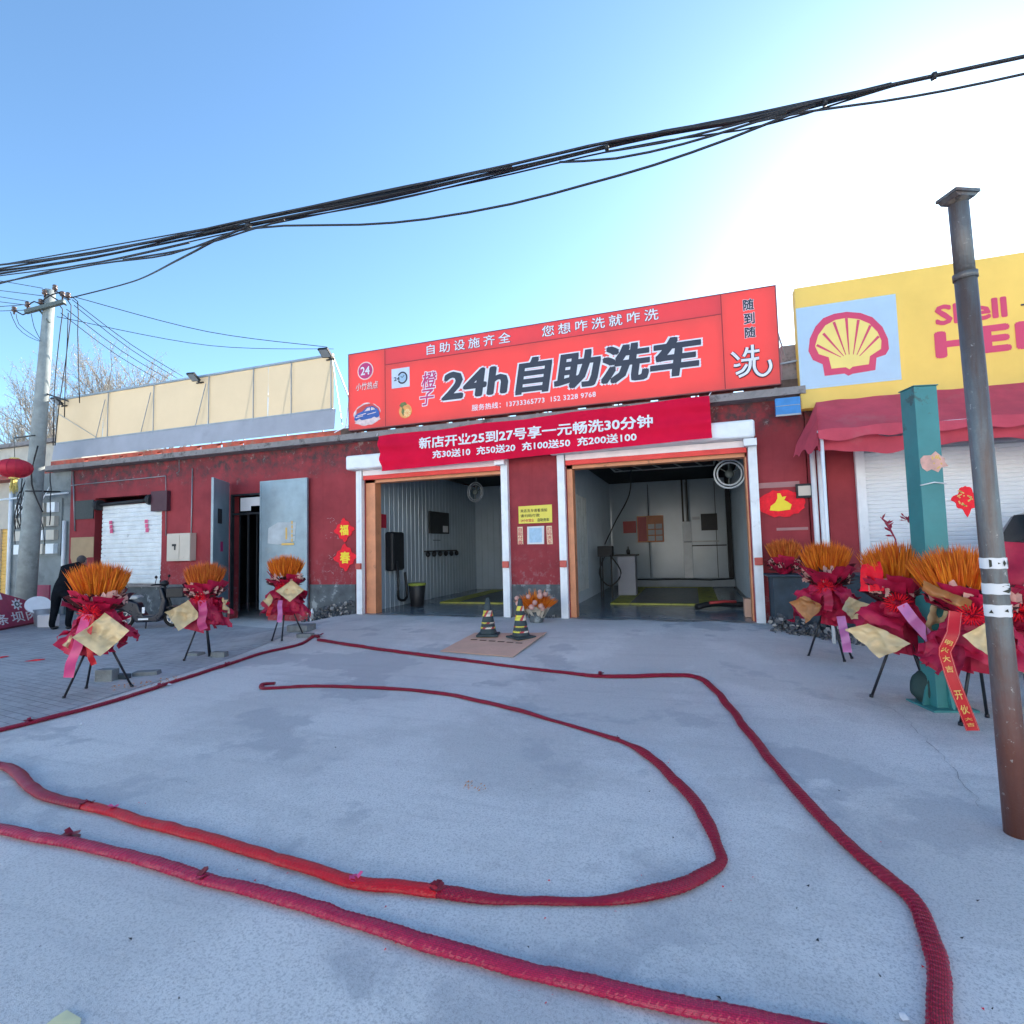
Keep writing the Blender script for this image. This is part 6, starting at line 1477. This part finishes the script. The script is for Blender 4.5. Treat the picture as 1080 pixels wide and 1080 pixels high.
# left bay, on the left wall
vc = thing('vacuum_cleaner', 'tall black vacuum unit with a hanging hose on the left wall of the left bay', 'vacuum cleaner', (-7.3, 1.3, .9))
b = MB(); b.box(-7.44, -7.20, .9, 1.5, .95, 1.95); bevel(b.build('vacuum_body', M['black'], vc), .06, 3)
b = MB(); b.tube(spline([Vector((-7.2, 1.1, 1.2)), Vector((-7.05, .9, .7)), Vector((-7.1, 1.0, .25)), Vector((-7.1, 1.4, .25)), Vector((-7.15, 1.4, .9))], .1), .035, 8); b.build('hose', M['black'], vc)
b = MB(); b.box(-7.45, -7.43, .75, .98, 2.05, 2.4); b.build('red_label', M['textred'], vc)
t = thing('rubbish_bucket', 'black bucket with a yellow green rim against the left wall of the left bay', 'bucket', (-6.85, 1.5, 0))
b = MB(); b.lathe([(.16, .0), (.17, .02), (.22, .56), (.215, .565)], (-6.85, 1.5, .006), 20); b.build('bucket_body', M['black'], t)
b = MB(); b.lathe([(.225, .54), (.235, .555), (.23, .60), (.20, .605)], (-6.85, 1.5, .006), 20); b.build('bucket_rim', mat('yellow_green_rim', (.30, .36, .05), .5), t)
wl = thing('wall_screen', 'black square screen with a bright corner on the left wall of left bay', 'screen', (-7.4, 3.9, 1.9))
b = MB(); b.box(-7.44, -7.38, 3.3, 4.6, 1.95, 2.62); b.build('screen_body', M['black'], wl)
b = MB(); b.box(-7.379, -7.374, 4.15, 4.5, 2.0, 2.2); b.build('screen_label', M['papr'], wl)
hk = thing('hook_rack', 'row of black hooks with hanging cloths on the left wall of the left bay', 'rack', (-7.4, 4.0, 1.0))
b = MB(); b.bar((-7.42, 3.0, 1.42), (-7.42, 5.2, 1.42), .04)
for k in range(6): b.ball((-7.36, 3.1+k*.4, 1.33), .07, 8, 6, 1, 1.2, 1.2)
b.bar((-7.42, 3.6, 1.75), (-7.42, 4.0, 1.75), .05, .02)
b.build('rack_rail', M['black'], hk)
def fan(name, label, c_, r, yaw, m='greysteel'):
    t = thing(name, label, 'hose reel', c_); Mx = Matrix.Translation(c_) @ Matrix.Rotation(yaw, 4, 'Z')
    b = MB(); n = 26
    for rr_ in (r, r*.8): b.tube([Mx @ Vector((rr_*cos(2*pi*k/n), 0, rr_*sin(2*pi*k/n))) for k in range(n+1)], .018, 6, caps=False, ref=Mx.to_3x3() @ Vector((0,1,0)))
    b.build('reel_ring', M[m], t)
    b = MB(); b.ball(c_, r*.3, 12, 8, 1, .5, 1)
    for k in range(3): b.bar(Mx @ Vector((0, .02, 0)), Mx @ Vector((r*.9*cos(k*2.1+.4), .02, r*.9*sin(k*2.1+.4))), .02)
    b.tube([Mx @ Vector((0, .05, 0)), (c_.x, c_.y+.05, 3.7)], .025, 6); b.build('reel_hub', M['iron'], t)
fan('hose_reel', 'round ceiling hose reel in the left bay', Vector((-5.45, 2.2, 2.98)), .26, -.3)
fan('hose_reel', 'large round ceiling hose reel near the right jamb of the right bay', Vector((.80, 1.1, 2.92)), .30, .0, 'whitealu')
def floor_frame(label, x0, x1, y0, y1, inner):
    t = thing('floor_grating', label, 'floor grating', ((x0+x1)/2, (y0+y1)/2, .006)); w_ = .46
    b = MB(); b.box(x0, x1, y0, y0+.10, .006, .04); b.box(x0, x1, y1-.1, y1, .006, .04); b.box(x0, x0+w_, y0+.1, y1-.1, .006, .04); b.box(x1-w_, x1, y0+.1, y1-.1, .006, .04)
    b.build('yellow_border', M['gratey'], t)
    b = MB(); n = int((y1-y0-.2)/.12)
    for k in range(n): b.box(x0+w_+.002, x1-w_-.002, y0+.11+k*.12, y0+.19+k*.12, .008, .030)
    b.build('grating_bars', M['grate'], t)
floor_frame('yellow bordered floor grating in the left wash bay', -6.6, -3.9, 2.3, 6.3, 0)
floor_frame('yellow bordered floor grating in the right wash bay', -2.0, .55, 2.5, 7.6, 0)
wm = thing('wash_machine', 'pale upright wash machine with hoses at the back of the left bay', 'machine', (-4.6, 5.3, 0))
b = MB(); b.box(-4.8, -4.45, 5.2, 5.6, .1, .95); bevel(b.build('machine_cabinet', M['boxcream'], wm), .03)
b = MB(); b.tube([(-4.7, 5.4, .95), (-4.75, 5.4, 1.4), (-4.85, 5.4, 1.9)], .02, 6); b.tube([(-4.5, 5.3, .8), (-3.7, 5.35, .8)], .025, 6); b.tube([(-4.5, 5.3, .4), (-3.7, 5.35, .4)], .025, 6); b.tube(spline([Vector((-4.4, 5.3, .9)), Vector((-4.2, 5.2, 1.9)), Vector((-4.1, 5.2, 2.2)), Vector((-3.9, 5.2, 1.2))], .2), .02, 6); b.build('machine_hose', M['black'], wm)
b = MB(); b.tube([(-5.1, 5.9, .1), (-5.15, 5.9, 2.1)], .07, 8); o = b.build('upright_pole', M['black']); tag(o, 'black upright post at the back of the left wash bay', 'post')
# right bay
cb = thing('tool_cabinet', 'pale grey low cabinet with a black top by the left wall of right bay', 'cabinet', (-1.9, 4.6, 0))
b = MB(); b.box(-2.05, -1.55, 4.4, 4.9, .05, 1.15); bevel(b.build('cabinet_body', M['greyband'], cb), .02)
b = MB(); b.box(-2.12, -1.48, 4.35, 4.95, 1.152, 1.20); b.build('cabinet_top', M['black'], cb)
b = MB(); b.lathe([(.05, 0), (.06, .1), (.02, .16), (.02, .22)], (-1.75, 4.6, 1.202), 10); b.build('bottle', M['black'], cb)
hs = thing('pressure_washer', 'black pressure washer with looped hoses beside the grey cabinet', 'pressure washer', (-2.3, 4.3, 0))
b = MB(); b.box(-2.55, -2.15, 4.1, 4.5, 1.15, 1.45); b.box(-2.5, -2.46, 4.12, 4.16, 0, 1.15); b.box(-2.2, -2.16, 4.12, 4.16, 0, 1.15); b.box(-2.5, -2.46, 4.44, 4.48, 0, 1.15); bevel(b.build('washer_body', M['black'], hs), .01)
b = MB(); b.tube(spline([Vector((-2.3, 4.2, 1.3)), Vector((-2.5, 4.0, .7)), Vector((-2.2, 3.9, .35)), Vector((-1.9, 4.0, .7)), Vector((-2.2, 4.1, 1.2))], .1), .022, 6)
b.tube(spline([Vector((-1.45, 3.3, 3.44)), Vector((-1.55, 3.5, 2.8)), Vector((-2.0, 3.9, 2.1)), Vector((-2.35, 4.2, 1.5))], .1), .018, 6); b.build('hose', M['black'], hs)
b = MB(); rnd = random.Random(4)
def curt(u, v): return (-2.70+.05*sin(u*40)+.02*noise.noise(Vector((u*9, v*3, 0))), .9+2.3*u, .35+2.4*v)
b.sheet(curt, 60, 6); o = b.build('plastic_curtain', M['frost']); tag(o, 'pale pleated plastic curtain along the left wall of the right bay', 'curtain')
bd2 = thing('info_board', 'framed board with a red left half and white papers on the back wall', 'notice board', (-1.1, 8.45, 1.6))
def bwp(px, py, Y=8.45): return FY(px, py, Y)
a = bwp(671.5, 544.5); c = bwp(700.5, 571.5)
b = MB(); b.box(a.x, c.x, 8.44, 8.50, c.z, a.z); b.build('board_frame', M['orange'], bd2)
xm = a.x+(c.x-a.x)*.36
b = MB(); b.box(a.x+.03, xm, 8.43, 8.4395, c.z+.04, a.z-.04); b.build('red_half', M['taper'], bd2)
b = MB()
for i in range(3):
    for j in range(2): 
        ww = (c.x-xm-.06)/2; b.box(xm+.03+j*ww+.02, xm+.03+(j+1)*ww-.02, 8.43, 8.4395, c.z+.05+i*.21, c.z+.05+i*.21+.17)
b.build('white_papers', M['papr'], bd2)
a = bwp(657, 550); c = bwp(671, 562)
b = MB(); b.box(-(c.x-a.x)/2, (c.x-a.x)/2, -.02, .02, 0, a.z-c.z); o = b.build('red_sign', M['taper']); o.location = ((a.x+c.x)/2, 8.48, c.z); tag(o, 'small dim red sign left of the framed board on the back wall', 'sign')
a = bwp(739, 542); c = bwp(757, 559)
b = MB(); b.box(-(c.x-a.x)/2, (c.x-a.x)/2, -.03, .03, 0, a.z-c.z); o = b.build('wall_screen', M['black']); o.location = ((a.x+c.x)/2, 8.47, c.z); tag(o, 'black square screen on the right half of the back wall', 'screen')
b = MB(); b.box(-.12, .12, -.02, .02, 0, .10); o = b.build('small_sign', M['greysteel']); p_ = bwp(734, 548); o.location = (p_.x, 8.47, p_.z); tag(o, 'tiny grey plate just left of the black screen', 'sign')
b = MB(); b.bar((0, 0, 0), (1.15, 0, 0), .05); o = b.build('towel_rail', M['greysteel']); p_ = bwp(721, 571.5); o.location = (p_.x, 8.44, p_.z); tag(o, 'long grey rail below the black screen on the back wall', 'rail')
mt_ = thing('rolled_mat', 'dark orange and black rolled mat lying at the right foot of the grating', 'mat', (.55, 2.0, 0))
b = MB(); b.tube(spline([Vector((.02, 1.6, .07)), Vector((.35, 1.75, .13)), Vector((.7, 1.9, .11)), Vector((1.0, 1.95, .10))], .1), [.03, .06, .09, .11, .12, .12, .12, .11, .11, .10, .10, .09][:len(spline([Vector((.02, 1.6, .07)), Vector((.35, 1.75, .13)), Vector((.7, 1.9, .11)), Vector((1.0, 1.95, .10))], .1))] if False else .09, 10, flat=.7); b.build('mat_roll', M['black'], mt_)
b = MB(); b.tube([(.3, 1.63, .16), (.6, 1.78, .18), (.85, 1.85, .17)], .05, 8, flat=.6); b.build('orange_cover', M['taper'], mt_)
inbox('carton', 'small pale carton standing against the right jamb inside the right bay', 'carton', .92, 1.10, .55, .85, .006, .36, 'card')

# ================================================================== BARE TREES BEHIND THE BILLBOARD
def bare_tree(x, y, H, label, seed, spread=1.0):
    rnd = random.Random(seed); t = thing('bare_tree', label, 'tree', (x, y, gz(x, y)-.1)); trunk = MB(); crown = MB(); buds = MB(); B0 = Vector((x, y, gz(x, y)-.1))
    trunk.tube([B0, B0+Vector((0, 0, H*.2)), B0+Vector((.05, 0, H*.36))], [.19, .15, .12], 10); 
    def grow(p_, d_, L_, r_, lv):
        q1 = p_+d_*L_*.5+Vector((rnd.uniform(-.06, .06), rnd.uniform(-.06, .06), 0))*L_; e_ = q1+(d_+Vector((rnd.uniform(-.2, .2), rnd.uniform(-.2, .2), .12))).normalized()*L_*.5
        crown.tube([p_, q1, e_], [r_, r_*.8, r_*.55], 3 if lv > 1 else 5, caps=False)
        if lv >= 3:
            for _ in range(9):
                c_ = p_.lerp(e_, rnd.random())+Vector((rnd.uniform(-.1, .1), rnd.uniform(-.1, .1), rnd.uniform(-.1, .1))); s_ = rnd.uniform(.03, .07)
                a1 = Vector((rnd.uniform(-1, 1), rnd.uniform(-1, 1), rnd.uniform(-1, 1))).normalized()*s_; a2 = Vector((rnd.uniform(-1, 1), rnd.uniform(-1, 1), rnd.uniform(-1, 1))).normalized()*s_
                buds.add([c_, c_+a1, c_+a2], [(0,1,2)])
        if lv >= 5: return
        for _ in range(3 if lv < 4 else 2):
            nd = (d_+Vector((rnd.uniform(-.7, .7)*spread, rnd.uniform(-.7, .7)*spread, rnd.uniform(-.05, .45)))).normalized(); grow(e_ if rnd.random() < .6 else p_.lerp(e_, rnd.uniform(.55, .95)), nd, L_*rnd.uniform(.62, .82), r_*.6, lv+1)
    top = B0+Vector((.05, 0, H*.34))
    for k in range(6):
        a_ = 2*pi*k/6+rnd.random(); grow(top-Vector((0,0,rnd.random()*H*.08)), Vector((cos(a_)*.6*spread, sin(a_)*.6*spread, 1)).normalized(), H*.21, .10, 0)
    trunk.build('trunk', M['bark'], t); crown.build('crown', M['bark'], t); buds.build('buds', M['catkin'], t)
for px, top, d, lab, sd_ in ((105, 386, 30, 'pale leafless tree behind the left part of the cream billboard', 3), (152, 390, 31, 'smaller leafless tree right of the first one behind the billboard', 5), (40, 412, 33, 'leafless tree partly hidden behind the utility pole', 9)):
    p_ = DP(px, top, d); bare_tree(p_.x, p_.y, (p_.z+.3)*(1.12 if px > 50 else .9), lab, sd_, 1.0 if px > 50 else .55)
